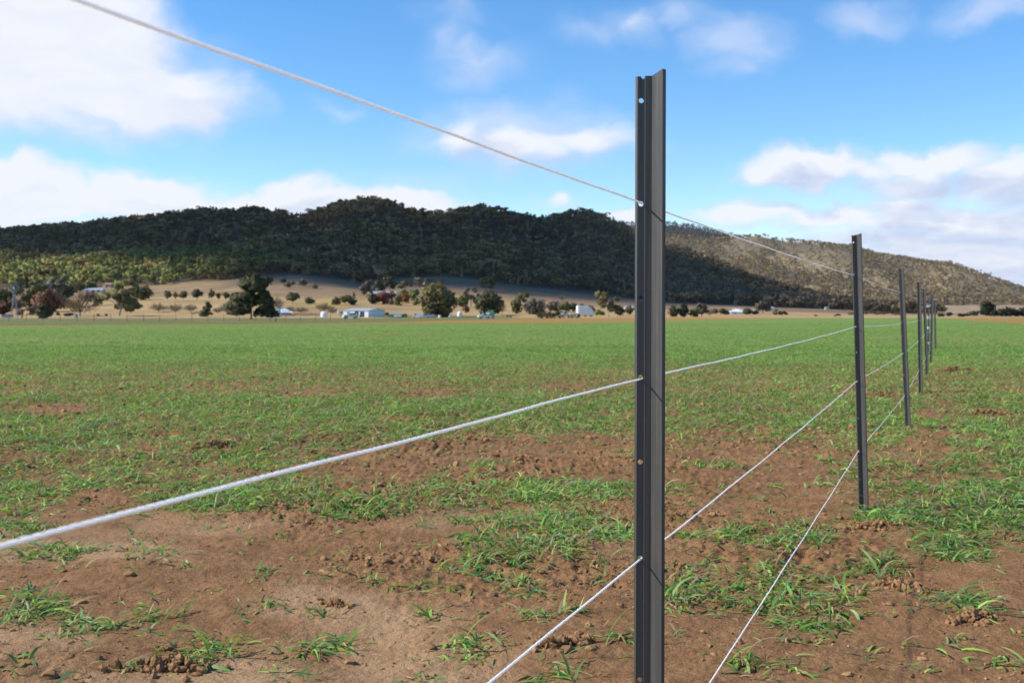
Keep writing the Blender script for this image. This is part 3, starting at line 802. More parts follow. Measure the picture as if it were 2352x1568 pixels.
def post_mesh(full=True):
    """Y section: a drilled flange to the left, one toward the viewer's right, a stem behind"""
    me = MB(); top, bot = POSTH, -0.35
    th, LW, RW = .0033, .0242, .0275
    hub_s = .0105
    dirs = [R(180), R(302), R(418)]                        # flange directions in plan
    def pt(a, s, t): return (math.cos(a) * s - math.sin(a) * t, math.sin(a) * s + math.cos(a) * t)
    out = []
    for i, a in enumerate(dirs):                          # outline of the section, counter clockwise
        L = (hub_s, RW, .024)[i]
        tip = [pt(a, L, -th / 2)] if i == 0 else [pt(a, hub_s, -th * .62), pt(a, L - .0008, -th / 2), pt(a, L, -th * .3), pt(a, L, th * (1.35 if i == 1 else .3)), pt(a, L - .0008, th * (1.55 if i == 1 else .5)), pt(a, hub_s, th * .62)]
        if i == 0: tip = [pt(a, hub_s, -th / 2), pt(a, hub_s, th / 2)]
        if i == 1: tip = tip[1:]
        out += tip
        b = dirs[(i + 1) % 3]; p0 = Vector(pt(a, hub_s, th / 2 if i == 0 else th * .62)); p1 = Vector(pt(b, hub_s, -(th / 2 if (i + 1) % 3 == 0 else th * .62)))
        ctrl = Vector(pt((a + R(60)), .0026, 0))
        if i == 0: out += [(-.0098, -.0021), (.0001, -.0026)]; continue
        for k in range(1, 6):
            t = k / 6; q = p0 * (1 - t) ** 2 + ctrl * 2 * t * (1 - t) + p1 * t * t; out.append((q.x, q.y))
    n = len(out)
    def ztop(x, y): return top + max(0.0, -y) * .28       # the cut slopes up the right flange a little
    vs = [(x, y, bot) for x, y in out] + [(x, y, ztop(x, y)) for x, y in out]
    me.add(vs, [tuple(range(n))[::-1], tuple(range(n, 2 * n))] + [(i, (i + 1) % n, (i + 1) % n + n, i + n) for i in range(n)])
    # drilled flange, as strips and holed tiles, front face y=-th/2
    s0, s1 = hub_s, LW; hs, hr = .0157, .0040; hh = .0075
    zs = []; z_hi = top
    holes = sorted([top - h for h in HOLES if h > 0], reverse=True)
    def X(s): return -s
    def quad(sa, sb, za, zb):
        for y, flip in ((-th / 2, 0), (th / 2, 1)):
            q = [(X(sa), y, za), (X(sb), y, za), (X(sb), y, zb), (X(sa), y, zb)]
            me.add(q, [(0, 1, 2, 3) if flip else (3, 2, 1, 0)])
        me.add([(X(sb), -th / 2, za), (X(sb), th / 2, za), (X(sb), th / 2, zb), (X(sb), -th / 2, zb)], [(0, 1, 2, 3)])
    def ring(zc, K=16):
        inner, outer = [], []
        for k in range(K):
            a = 2 * math.pi * (k + .5) / K; ca, sa = math.cos(a), math.sin(a)
            inner.append((hs + hr * ca, zc + hr * sa))
            f = min(((s1 - hs) if ca > 0 else (hs - s0)) / max(abs(ca), 1e-6), hh / max(abs(sa), 1e-6))
            outer.append((hs + f * ca, zc + f * sa))
        return inner, outer
    for zc in holes + [None]:
        z_lo = zc + hh if zc is not None else bot
        if not zs and True:
            # notch cut in the top edge
            K = 8; zt = top; cut = [(.0125 + .0038 * math.cos(math.pi * k / K), zt - .0038 * math.sin(math.pi * k / K)) for k in range(K + 1)]
            cut = cut[::-1]                               # from small s to large s
            poly = [(s0, z_lo), (s0, zt)] + cut + [(s1, zt), (s1, z_lo)]
            m = len(poly)
            for y in (-th / 2, th / 2): me.add([(X(s), y, z) for s, z in poly], [tuple(range(m))])
            for k in range(2, m - 2): 
                (sa, za), (sb, zb) = poly[k], poly[k + 1]
                me.add([(X(sa), -th / 2, za), (X(sb), -th / 2, zb), (X(sb), th / 2, zb), (X(sa), th / 2, za)], [(0, 1, 2, 3)])
            me.add([(X(s1), -th / 2, z_lo), (X(s1), th / 2, z_lo), (X(s1), th / 2, zt), (X(s1), -th / 2, zt)], [(0, 1, 2, 3)])
            me.add([(X(s0), -th / 2, zt), (X(cut[0][0]), -th / 2, zt), (X(cut[0][0]), th / 2, zt), (X(s0), th / 2, zt)], [(0, 1, 2, 3)])
            zs.append(1)
        else:
            quad(s0, s1, z_lo, z_hi)
        if zc is None: break
        inn, outr = ring(zc); K = len(inn)
        for y in (-th / 2, th / 2):
            me.add([(X(s), y, z) for s, z in inn] + [(X(s), y, z) for s, z in outr], [(k, (k + 1) % K, (k + 1) % K + K, k + K) for k in range(K)])
            for cs in (s0, s1):                           # tile corners
                for cz in (zc - hh, zc + hh):
                    near = sorted(outr, key=lambda p: (p[0] - cs) ** 2 + (p[1] - cz) ** 2)[:2]
                    me.add([(X(cs), y, cz), (X(near[0][0]), y, near[0][1]), (X(near[1][0]), y, near[1][1])], [(0, 1, 2)])
        me.add([(X(s), -th / 2, z) for s, z in inn] + [(X(s), th / 2, z) for s, z in inn], [(k, (k + 1) % K, (k + 1) % K + K, k + K) for k in range(K)])
        me.add([(X(s1), -th / 2, zc - hh), (X(s1), th / 2, zc - hh), (X(s1), th / 2, zc + hh), (X(s1), -th / 2, zc + hh)], [(0, 1, 2, 3)])
        z_hi = zc - hh
    me.v = [(-(LW - .0028), y, z) if abs(x + LW) < 1e-6 and y < 0 else (x, y, z) for x, y, z in me.v]   # rolled outer edge
    m = me.mesh('star_post')
    bm = bmesh.new(); bm.from_mesh(m); bmesh.ops.remove_doubles(bm, verts=bm.verts, dist=1e-5); bmesh.ops.recalc_face_normals(bm, faces=bm.faces)
    for f in bm.faces: f.smooth = True
    for e in bm.edges:
        if len(e.link_faces) != 2 or e.calc_face_angle(0) > R(24): e.smooth = False
    bm.to_mesh(m); bm.free()
    return m


POST_LABELS = ['black steel star post nearest to the viewer, tallest in the picture', 'second steel star post along the fence, leaning slightly, right of the tallest post',
               'third steel star post along the fence, thin and leaning', 'fourth steel star post along the fence, foot in patchy grass', 'fifth star post of the fence, thin pale grey and slightly leaning',
               'dark sixth star post standing upright near the far end of the fence', 'far star post with the cords knotted round it', 'shortest and farthest star post at the very end of the fence']
pm = post_mesh(); post_pos = []
for i, (xt, xb, h) in enumerate(POSTS):
    D = F * POSTH / h
    if i == 0: D = 1.647
    X0 = (xb - CX) / F * D; lean = (xt - xb) / F * D / POSTH
    if i == 0: X0 = (1491.5 - CX) / F * D; lean = (1497 - 1491.5) / F * D / POSTH
    o = link('star_post', pm, M_steel, label=POST_LABELS[i], cat='fence post', group='steel star posts in the fence line')
    zb = float(ground_z(np.array([X0]), np.array([D]))[0]) if i else 0.0
    o.location = (X0, D, -.035 if i == 0 else 0)
    o.rotation_euler = (Matrix.Rotation(lean, 4, 'Y') @ Matrix.Rotation([.0, .012, -.01, .015, .0, .01, 0, 0][i], 4, 'X') @ Matrix.Rotation(R([0, 4, -5, 3, -3, 6, 0, 2][i]), 4, 'Z')).to_euler()
    bpy.context.view_layer.update()
    post_pos.append(o.matrix_world.copy())


def cord(name, label, heights, yend_first):
    """laid cord of three strands: a lobed tube twisted along the run, threaded through the posts"""
    ctrl = [Vector(yend_first)]
    for i, mw in enumerate(post_pos):
        if i > 6: break
        h = heights[min(i, len(heights) - 1)]
        ctrl.append(mw @ Vector((-.0157, 0, h)))
    pts = []; s = 0
    for a, b in zip(ctrl[:-1], ctrl[1:]):
        L = (b - a).length; ymid = (a.y + b.y) / 2
        stp = .0028 if a.y < 1.0 else (.004 if a.y < 3 else .03)
        n = max(2, int(L / stp))
        for k in range(n):
            t = k / n; p = a.lerp(b, t); p.z -= (.002 if a.y < 1 else .012) * 4 * t * (1 - t) * min(1, L / 3.5) * .5
            p.z += .0005 * math.sin(s * 9.1 + heights[0] * 40) + .0002 * math.sin(s * 23.7); p.x += .0005 * math.sin(s * 7.3 + 1)
            pts.append((p, s)); s += L / n
    pts.append((ctrl[-1], s))
    K = 12; P = np.array([p[:] for p, _ in pts]); S = np.array([q for _, q in pts])
    t = np.gradient(P, axis=0); t /= np.linalg.norm(t, axis=1)[:, None]
    a = np.cross(t, [0, 0, 1.0]); a /= np.linalg.norm(a, axis=1)[:, None]; b = np.cross(t, a)
    th = np.arange(K) * 2 * math.pi / K; ph = S * 2 * math.pi / .026
    r = .00138 * (1 + .12 * np.cos(3 * (th[None] - ph[:, None])) * (P[:, 1] < 6)[:, None])
    V = P[:, None] + (a[:, None] * np.cos(th)[None, :, None] + b[:, None] * np.sin(th)[None, :, None]) * r[..., None]
    n = len(P); i0 = np.arange(n - 1)[:, None] * K; k = np.arange(K)[None]; k2 = (k + 1) % K
    Fc = np.stack([i0 + k, i0 + k2, i0 + K + k2, i0 + K + k], -1).reshape(-1, 4)
    o = link(name, np_mesh(name, V.reshape(-1, 3), Fc, None, True), M_rope, label=label, cat='fence cord', group='white cords strung through the posts')
    # tied off round the last post
    kb = MB(); c = post_pos[6] @ Vector((-.004, 0, heights[-1]))
    kb.tube([c + Vector((math.cos(q) * .034, math.sin(q) * .034, -.03 + q * .0045)) for q in np.linspace(0, 15, 50)], .005, 5)
    kb.build('knot', M_rope, o, True)
    return o


cord('fence_cord', 'topmost white twisted cord running high from the upper left sky to the posts', [POSTH - .1885, POSTH - .197, POSTH - .20, POSTH - .2], (-1.384, -2.2, 1.148))
cord('fence_cord', 'second white cord from the top, thick and bright where it enters at the left edge', [POSTH - .451, POSTH - .449, POSTH - .465, POSTH - .465], (-1.384, -2.2, .795))
cord('fence_cord', 'third white cord from the top, rising from the bottom edge left of the tall post', [POSTH - .721, POSTH - .715, POSTH - .72, POSTH - .71], (-1.384, -2.2, .53))
cord('fence_cord', 'lowest white cord, a steep line through the grass right of the tall post', [POSTH - 1.066, POSTH - 1.056, POSTH - 1.075, POSTH - 1.07], (-1.384, -2.2, .23))


# ------------------------------------------------------------------ single trees of the valley
TINT = {'dark': (.068, .070, .032), 'green': (.10, .112, .04), 'olive': (.135, .12, .052), 'yellow': (.19, .19, .065), 'grey': (.12, .105, .085), 'bare': (.17, .125, .10), 'rust': (.13, .066, .042),
        'red': (.21, .075, .05), 'orange': (.36, .15, .05), 'pine': (.030, .036, .022), 'bright': (.12, .19, .04), 'pink': (.24, .16, .13)}


def tree(kind, name, label, xv, yb, ytop, wv, tint, cat='tree', group=None, D=None, dx=0.0):
    """tapered trunk with limbs and a crown of many small leaf faces gathered in clumps"""
    x, y, z = spot(xv, yb, D); k = y / F
    if D: yb = HY + (CAMZ - z) / k
    h = (yb - ytop) * k; w = wv * k; rg = np.random.default_rng(int(xv * 7 + yb))
    root = thing(name, label, cat, (x, y, z - .03 * h), 0, group)
    tv = np.array(TINT[tint]); clumps = []
    if kind == 'round':    # solid single-stemmed crown nearly to the ground
        for _ in range(42):
            d = rg.normal(0, 1, 3); d /= np.linalg.norm(d); q = rg.uniform(.25, .8)
            zz = .52 + d[2] * .34 * q; clumps.append((d[0] * q * .5 * w * (1.12 - .45 * max(0, (zz - .4) / .6)), d[1] * q * .5 * w, zz * h, rg.uniform(.14, .22) * min(w, h), rg.uniform(.11, .17) * h))
        th = .2
    elif kind == 'gum':       # open spreading crown in separate clumps high on bare limbs
        for _ in range(17):
            a = rg.uniform(0, 6.28); q = math.sqrt(rg.uniform(0, 1)); zz = rg.uniform(.36, .9) - .12 * q
            clumps.append((q * math.cos(a) * .42 * w, q * math.sin(a) * .42 * w, zz * h, rg.uniform(.09, .17) * w, rg.uniform(.05, .1) * h))
        th = .5
    elif kind == 'lolly':     # small round crown on a clear stem
        for _ in range(9):
            d = rg.normal(0, 1, 3); d /= np.linalg.norm(d); q = rg.uniform(.3, .75)
            clumps.append((d[0] * q * .36 * w, d[1] * q * .36 * w, (.62 + d[2] * .25 * q) * h, .2 * w, .15 * h))
        th = .4
    elif kind == 'great':     # old broad gum, foliage in ragged tiers down to head height
        for _ in range(30):
            a = rg.uniform(0, 6.28); zz = rg.uniform(.2, .93); q = math.sqrt(rg.uniform(.05, 1)) * (1.0 - .55 * abs(zz - .42) / .5)
            clumps.append((q * math.cos(a) * .46 * w + .05 * w, q * math.sin(a) * .4 * w, zz * h, rg.uniform(.10, .17) * w, rg.uniform(.07, .12) * h))
        th = .5
    elif kind == 'cone':
        for i in range(14):
            t = i / 13; a = rg.uniform(0, 6.28); r_ = (1 - t) * .26 * w
            clumps.append((r_ * math.cos(a), r_ * math.sin(a), (.14 + .8 * t) * h, (.1 + .2 * (1 - t)) * w, .09 * h))
        th = .3
    elif kind == 'shrub':
        for _ in range(10):
            a = rg.uniform(0, 6.28); q = math.sqrt(rg.uniform(0, 1)) * .38
            clumps.append((q * math.cos(a) * w, q * math.sin(a) * w * .6, rg.uniform(.2, .72) * h, .17 * w, .22 * h))
        th = .12
    elif kind == 'hedge':
        for i in range(26):
            clumps.append(((i / 25 - .5) * w * .94, rg.uniform(-.15, .15) * h, rg.uniform(.3, .7) * h, .032 * w + .18 * h, .3 * h))
        th = .0
    limb = MB(); tr = max(.012 * h, .022 * w) * (1.2 if kind in ('gum',) else .9)
    if kind == 'bare':
        nt = 230; V = []; Cc = []; Nn = None
        for _ in range(nt):   # leafless twigs fanning up and out
            a = rg.uniform(0, 6.28); q = math.sqrt(rg.uniform(0, 1)); base = np.array([math.cos(a) * q * .2 * w, math.sin(a) * q * .2 * w, rg.uniform(.2, .5) * h])
            tip = np.array([math.cos(a) * q * .5 * w, math.sin(a) * q * .5 * w, h * (rg.uniform(.62, 1.0) - .36 * q * q)]) + rg.normal(0, .03 * w, 3)
            s = rg.normal(0, 1, 3); s /= np.linalg.norm(s); s *= .014 * w
            mid = base + (tip - base) * rg.uniform(.3, .6)
            V += [mid - s, mid + s, tip]; c = tv * rg.uniform(.7, 1.25); Cc += [c, c, c]
            V += [base - s * .6, base + s * .6, mid]; Cc += [c * .8] * 3
        th = .3; ends = [(0, 0, .45 * h)]
        for _ in range(5):
            a = rg.uniform(0, 6.28); limb.tube([(0, 0, .18 * h), (math.cos(a) * .12 * w, math.sin(a) * .12 * w, .42 * h), (math.cos(a) * .26 * w, math.sin(a) * .26 * w, .68 * h)], [tr * .7, tr * .45, tr * .2], 4)
    else:
        px = wv * .4354; per = int(np.clip(1500 * (px / 22.0) ** 1.25, 220, 4200)); V = []; Cc = []; Nn = []
        s0 = (.085 if px < 14 else .05) * (.5 * (w if kind != 'hedge' else h * 1.2) + .5 * h)
        for cx, cy, cz, rx, rz in clumps:
            shade = rg.uniform(.85, 1.15)
            m = per // len(clumps); d = rg.normal(0, 1, (m, 3)); d /= np.linalg.norm(d, axis=1)[:, None]; q = rg.uniform(.25, 1.05, m)[:, None] ** .6
            c0 = np.array([cx, cy, cz]) + d * q * np.array([rx, rx, rz])
            V.append(leaf_tris(c0, d, s0 * rg.uniform(.7, 1.3, m), rg)); Nn.append(np.repeat(d * .7 + np.array([cx / w, cy / w, (cz / h - .5)]) * 1.3 + np.array([0, 0, .1]) + rg.normal(0, .12, (m, 3)), 3, 0)); cc = tv * (shade * rg.uniform(.84, 1.18, m))[:, None]; Cc.append(np.repeat(cc, 3, 0))
        V = np.concatenate(V); Cc = np.concatenate(Cc); Nn = np.concatenate(Nn)
        for cx, cy, cz, rx, rz in clumps[:7]:
            if kind in ('gum', 'lolly', 'round', 'great') and cz > th * h * .8:
                limb.tube([(0, 0, th * h * .62), (cx * .45, cy * .45, th * h * .62 + (cz - th * h * .62) * .6), (cx, cy, cz)], [tr * .62, tr * .42, tr * .18], 5)
    V = np.array(V); Cc = np.array(Cc)
    # fill the measured outline: width, top and skirt of the crown
    lo, hi = np.percentile(V[:, 0], (2, 98)); V[:, 0] = (V[:, 0] - (lo + hi) / 2) * w / (hi - lo) + (.12 * dx * w); V[:, 1] *= w / (hi - lo)
    z0, z1 = np.percentile(V[:, 2], (2, 99)); V[:, 2] = h * .99 + (V[:, 2] - z1) * ((.99 - {'round': .1, 'gum': .27, 'lolly': .36, 'great': .13, 'cone': .08, 'shrub': .04, 'hedge': .03, 'bare': .2}[kind]) * h) / (z1 - z0)
    V[:, 2] = np.maximum(V[:, 2], .02 * h)
    link('crown', np_mesh('crown', V, np.arange(len(V)).reshape(-1, 3), {'tint': Cc}, Nn is not None, Nn), M_leaf, root)
    if kind != 'hedge':
        top = max(th, .3) * h
        limb.tube([(0, 0, -.03 * h), (0, 0, .08 * h), (dx * .3 * w, 0, top * .6), (dx * .5 * w, 0, top)], [tr * 1.5, tr * 1.1, tr * .9, tr * .6], 7)
    else:
        for q in np.linspace(-.45, .45, 9): limb.tube([(q * w, 0, -.1 * h), (q * w, 0, .5 * h)], [.04 * h, .02 * h], 5) if abs(q) < .05 else None
    limb.build('trunk', M_palebark if kind == 'gum' and tint in ('olive', 'yellow') else M_bark, root, True)
    return root


T = tree
# --- scrub and garden trees at the far left
T('gum', 'gum_tree', 'dark rounded gum tree standing behind the windmill', 92, 702, 640, 48, 'green')
T('round', 'broadleaf_tree', 'dense dark tree between the windmill and the russet tree', 73, 708, 664, 40, 'dark')
T('round', 'autumn_tree', 'russet brown autumn tree right of the windmill', 110, 716, 668, 54, 'rust')
T('round', 'small_tree', 'small round dark green tree in front of the russet autumn tree', 103, 731, 699, 30, 'dark', D=262)
T('gum', 'gum_tree', 'tall grey green gum tree behind the russet autumn tree', 127, 692, 634, 48, 'grey')
T('bare', 'bare_tree', 'wide grey brown leafless tree left of the large paddock gum', 184, 726, 675, 66, 'bare')
T('gum', 'gum_tree', 'large spreading gum with three pale trunks left of the tan paddock', 274, 726, 659, 80, 'olive', dx=.2)
T('gum', 'gum_tree', 'yellow green gum just behind the three trunked gum', 288, 690, 641, 46, 'yellow')
T('round', 'broadleaf_tree', 'broad olive tree at the left end of the paddock tree row', 326, 689, 656, 40, 'olive')
T('round', 'small_tree', 'pale yellow tree on the slope above the windmill fan', 38, 678, 634, 26, 'yellow')
T('round', 'small_tree', 'greyish tree at the left picture edge behind the windmill', 8, 722, 690, 44, 'rust')
T('round', 'small_tree', 'low dark tree at the left picture edge on the slope', 12, 695, 662, 40, 'dark')
T('cone', 'cypress', 'narrow dark cypress on the slope right of the windmill', 62, 660, 632, 13, 'pine')
T('round', 'small_tree', 'pale olive tree on the slope above the grey roofed house', 176, 672, 643, 40, 'olive')
T('round', 'small_tree', 'yellowish rounded tree beside the grey roofed house', 207, 666, 645, 24, 'yellow')
T('round', 'small_tree', 'brownish tree below the grey roofed house', 206, 692, 668, 46, 'pink')
T('round', 'small_tree', 'dark tree left of the grey roofed house', 151, 684, 654, 30, 'dark')
T('shrub', 'shrub', 'low wide purplish shrub right of the windmill foot', 62, 724, 704, 46, 'bare')
T('shrub', 'shrub', 'tiny dark upright shrub on the flat right of the small round tree', 133, 725, 716, 8, 'dark')
T('shrub', 'shrub', 'low dark shrub under the wide leafless tree', 160, 726, 718, 24, 'dark')
T('shrub', 'shrub', 'small black bush left of the three trunked gum, the left one of two', 226, 726, 720, 7, 'pine')
T('shrub', 'shrub', 'small black bush left of the three trunked gum, the right one of two', 244, 726, 720, 7, 'pine')
T('round', 'small_tree', 'olive tree in the gap between the leafless tree and the tan paddock', 225, 702, 676, 22, 'olive')
T('round', 'small_tree', 'dark grey tree behind the leafless tree', 139, 706, 678, 34, 'grey')
T('round', 'small_tree', 'brown tree low at the left edge under the slope', 38, 712, 684, 34, 'bare')
# --- row of clipped looking trees along the tan paddock, left to right
ROW = [(386, 668, 18, 'olive', 'first'), (403, 670, 13, 'yellow', 'second'), (421, 668, 19, 'olive', 'third'), (453, 664, 26, 'dark', 'darkest and roundest'), (486, 666, 15, 'olive', 'fifth'), (502, 673, 13, 'dark', 'smallest dark'), (519, 671, 20, 'olive', 'last before the great gum')]
for xv, yt, wv, ti, nm in ROW:
    T('lolly', 'paddock_tree', '%s small tree counted from the left in the tan paddock row' % nm if nm in ('first', 'second', 'third', 'fifth') else '%s small tree of the row in the tan paddock' % nm, xv, 691, yt - 1, wv * .88, ti, group='row of small trees in the tan paddock')
for xv, yb, yt, wv, lb in ((364, 717, 694, 36, 'rounded pinkish leafless shrub, leftmost under the paddock row'), (403, 719, 695, 32, 'brown leafless shrub second from left under the paddock row'), (438, 717, 696, 28, 'brown leafless shrub just left of the pointed conifer'),
                       (520, 721, 694, 30, 'pale leafless tree between the conifer and the great gum'), (500, 720, 704, 20, 'purplish low bare shrub right of the pointed conifer'), (640, 714, 676, 22, 'pale thin leafless tree right of the great gum above the white roof'), (693, 719, 704, 26, 'round reddish brown bare bush right of the white roofed house'),
                       (745, 717, 693, 34, 'brown bare trees spreading above the white water tank'), (668, 720, 700, 18, 'small bare bush right beside the white roofed house'), (764, 722, 703, 22, 'brown bare bush left of the white caravan'), (1290, 690, 677, 14, 'faint bare bush on the slope above the black hedge')):
    T('bare', 'bare_shrub' if yb - yt < 26 else 'bare_tree', lb, xv, yb, yt, wv, 'bare', 'shrub' if yb - yt < 26 else 'tree')
T('cone', 'conifer', 'pointed dark green conifer left of the great gum', 474, 727, 692, 25, 'dark')
T('shrub', 'shrub', 'dark low bush at the left foot of the great gum', 536, 724, 710, 26, 'pine')
T('shrub', 'shrub', 'dark low bush between the trunks of the great gum', 557, 724, 712, 20, 'pine')
T('hedge', 'hedge', 'low dark hedge left of the pointed conifer', 455, 722, 715, 34, 'pine', 'hedge')
T('hedge', 'hedge', 'long low dark hedge between the white roofed house and the water tank', 700, 725, 719, 76, 'pine', 'hedge')
T('great', 'great_gum_tree', 'great dark gum tree, tallest tree of the valley, in the paddock left of centre', 577, 734, 626, 92, 'dark', D=215)
T('round', 'side_tree', 'dark dense tree joined to the right side of the great gum', 612, 725, 673, 34, 'pine', D=330)
# --- right of the great gum
T('lolly', 'paddock_tree', 'lone round olive tree on the tan slope right of the white roof', 672, 699, 671, 27, 'olive', group='row of small trees in the tan paddock')
T('round', 'small_tree', 'small round olive bush right of the lone paddock tree', 711, 698, 682, 19, 'olive')
T('round', 'small_tree', 'round brownish olive tree left of the leaning tree', 773, 700, 682, 21, 'olive')
T('lolly', 'small_tree', 'leaning thin olive tree left of the red house', 796, 701, 677, 24, 'olive', dx=-.5)
T('round', 'small_tree', 'dark small bush right of the leaning tree', 810, 700, 686, 17, 'dark')
T('cone', 'slender_tree', 'slender green tree behind the leaning tree', 812, 688, 670, 9, 'green')
T('round', 'small_tree', 'dark green tree at the left corner of the red house', 858, 698, 673, 23, 'dark')
T('round', 'autumn_tree', 'dark red autumn tree hiding the long roofed house, the left one', 882, 698, 669, 30, 'red')
T('round', 'autumn_tree', 'brick red autumn tree hiding the long roofed house, the right one', 901, 698, 669, 22, 'red')
T('round', 'autumn_tree', 'bright orange autumn tree right of the red trees', 931, 695, 673, 21, 'orange')
T('round', 'small_tree', 'tall olive tree between the red trees and the orange tree', 914, 702, 675, 18, 'olive')
T('round', 'small_tree', 'bright green tree behind the orange autumn tree', 927, 684, 665, 18, 'bright')
T('shrub', 'shrub', 'grey low bush in front of the red trees', 900, 700, 686, 13, 'grey')
T('round', 'small_tree', 'blue green tree left of the big round tree', 953, 690, 664, 20, 'green')
T('round', 'small_tree', 'small grey green bush left of the big round tree', 956, 702, 688, 14, 'green')
T('round', 'autumn_tree', 'pinkish tree half hidden left of the big round tree', 966, 696, 676, 22, 'pink')
T('gum', 'gum_tree', 'grey green gum behind the roof of the red house', 842, 684, 641, 30, 'grey')
T('gum', 'gum_tree', 'dark gum above the middle of the red house', 868, 680, 642, 28, 'dark')
T('gum', 'gum_tree', 'tall dark gum right of the roof of the red house', 896, 672, 634, 30, 'dark')
T('gum', 'gum_tree', 'olive gum on the slope left of the big round tree', 930, 668, 642, 34, 'olive')
T('gum', 'gum_tree', 'grey gum on the slope behind the big round tree', 972, 668, 636, 38, 'grey')
for xv, yb, yt, wv, lb in ((650, 650, 636, 14, 'small dark tree on the bare slope right above the great gum'), (660, 660, 647, 15, 'small dark tree lower on the bare slope right of the great gum'), (673, 655, 645, 11, 'tiny dark tree alone in the middle of the bare slope'), (696, 656, 640, 18, 'round dark tree highest on the bare slope behind the lone paddock tree'), (724, 663, 652, 13, 'small tree rightmost on the bare slope')):
    T('round', 'small_tree', lb, xv, yb, yt, wv, 'grey', group='small trees on the bare slope')
T('round', 'big_round_tree', 'big round olive green tree standing alone among the farm sheds', 1005, 728.5, 648, 68, 'olive')
T('round', 'broadleaf_tree', 'dark dense rounded tree behind the green hose reel', 1124, 724, 668, 54, 'dark')
T('round', 'small_tree', 'green tree between the big round tree and the dark dense tree', 1062, 705, 677, 24, 'green')
T('round', 'small_tree', 'reddish small tree left of the dark dense tree', 1070, 718, 699, 15, 'rust')
T('gum', 'gum_tree', 'dark grey gum behind left of the dark dense tree', 1082, 703, 659, 34, 'grey')
T('gum', 'gum_tree', 'dark gum on the slope behind right of the dark dense tree', 1118, 668, 638, 34, 'dark')
T('bare', 'bare_tree', 'pale bare tree right of the dark dense tree', 1153, 722, 690, 18, 'pink')
T('round', 'small_tree', 'olive green tree right of the pale bare tree', 1186, 720, 682, 22, 'olive')
T('gum', 'gum_tree', 'thin green gum above the flat trailer', 1202, 705, 668, 24, 'olive')
T('round', 'broadleaf_tree', 'dark rounded grey tree left of the black hedge', 1227, 722, 686, 44, 'grey')
T('round', 'small_tree', 'brown grey tree behind the black hedge', 1271, 714, 692, 32, 'grey')
T('round', 'small_tree', 'olive tree behind the cream truck', 1297, 716, 692, 26, 'olive')
T('round', 'small_tree', 'dark green tree left of the white dome tank', 1317, 716, 694, 18, 'green')
T('round', 'small_tree', 'green tree behind the white dome tank', 1337, 714, 697, 13, 'dark')
T('round', 'small_tree', 'brown tree right behind the white dome tank', 1357, 721, 700, 17, 'bare')
T('hedge', 'hedge', 'black green hedge of dense bushes left of the cream truck', 1262, 731, 712, 54, 'pine', 'hedge')
T('gum', 'white_trunk_gum', 'gum with a white trunk and flat olive crown left of the tall post', 1398, 728, 668, 50, 'olive', dx=-.25)
T('shrub', 'shrub', 'bright green bush between the white dome tank and the white trunk gum', 1378, 724, 711, 20, 'bright')
T('round', 'small_tree', 'dark tree right of the white trunk gum', 1422, 724, 702, 22, 'dark')
T('round', 'small_tree', 'grey tree beside the left edge of the tall post', 1446, 722, 700, 18, 'grey')
# --- right of the tall post
T('round', 'small_tree', 'dark tree close to the right edge of the tall post', 1549, 728, 700, 22, 'dark')
T('round', 'broadleaf_tree', 'dark round tree second right of the tall post', 1571, 728, 697, 20, 'pine')
T('round', 'small_tree', 'grey green low tree third right of the tall post', 1594, 728, 708, 20, 'green')
T('gum', 'gum_tree', 'dark grey gum fourth right of the tall post', 1612, 728, 695, 27, 'grey')
T('bare', 'bare_tree', 'brown bare tree left of the white hoop shed', 1630, 726, 706, 20, 'bare')
T('shrub', 'shrub', 'wide dark bush behind the left end of the white hoop shed', 1655, 722, 708, 38, 'dark')
T('shrub', 'shrub', 'wide dark bush above the right end of the white hoop shed', 1724, 722, 708, 32, 'dark')
T('gum', 'gum_tree', 'dark gum between the hoop shed and the white cottage', 1752, 720, 690, 30, 'grey')
T('shrub', 'shrub', 'olive bush at the right of the white cottage', 1785, 723, 709, 18, 'olive')
T('shrub', 'shrub', 'dark bush second to the right of the white cottage', 1799, 723, 713, 18, 'dark')
T('hedge', 'hedge', 'long dark hedge crossing behind the second and third fence posts', 2028, 723.5, 712, 150, 'pine', 'hedge')
T('shrub', 'shrub', 'black bush just right of the farthest fence posts', 2161, 727, 719, 15, 'pine')
T('shrub', 'shrub', 'dark bush second right of the farthest fence posts', 2180, 726, 716, 14, 'pine')
T('shrub', 'shrub', 'dark low bush near the dry strip at the right', 2212, 727, 719, 22, 'pine')
T('round', 'broadleaf_tree', 'tall dark tree at the left of the right hand tree group', 2269, 725, 692, 30, 'pine')
T('round', 'small_tree', 'dark tree in the middle of the right hand tree group', 2299, 727, 706, 16, 'dark')
T('round', 'small_tree', 'narrow black tree in the right hand tree group', 2284, 727, 711, 16, 'pine')
T('round', 'small_tree', 'black rounded tree left in the row at the right picture edge', 2314, 727, 704, 20, 'pine')
T('round', 'small_tree', 'black bushy tree second in the row at the right picture edge', 2331, 727, 707, 20, 'pine')
T('round', 'small_tree', 'black tree cut by the right picture edge', 2350, 727, 705, 20, 'pine')
T('shrub', 'shrub', 'low green grey bush left of the right hand tree group', 2235, 725, 713, 26, 'grey')


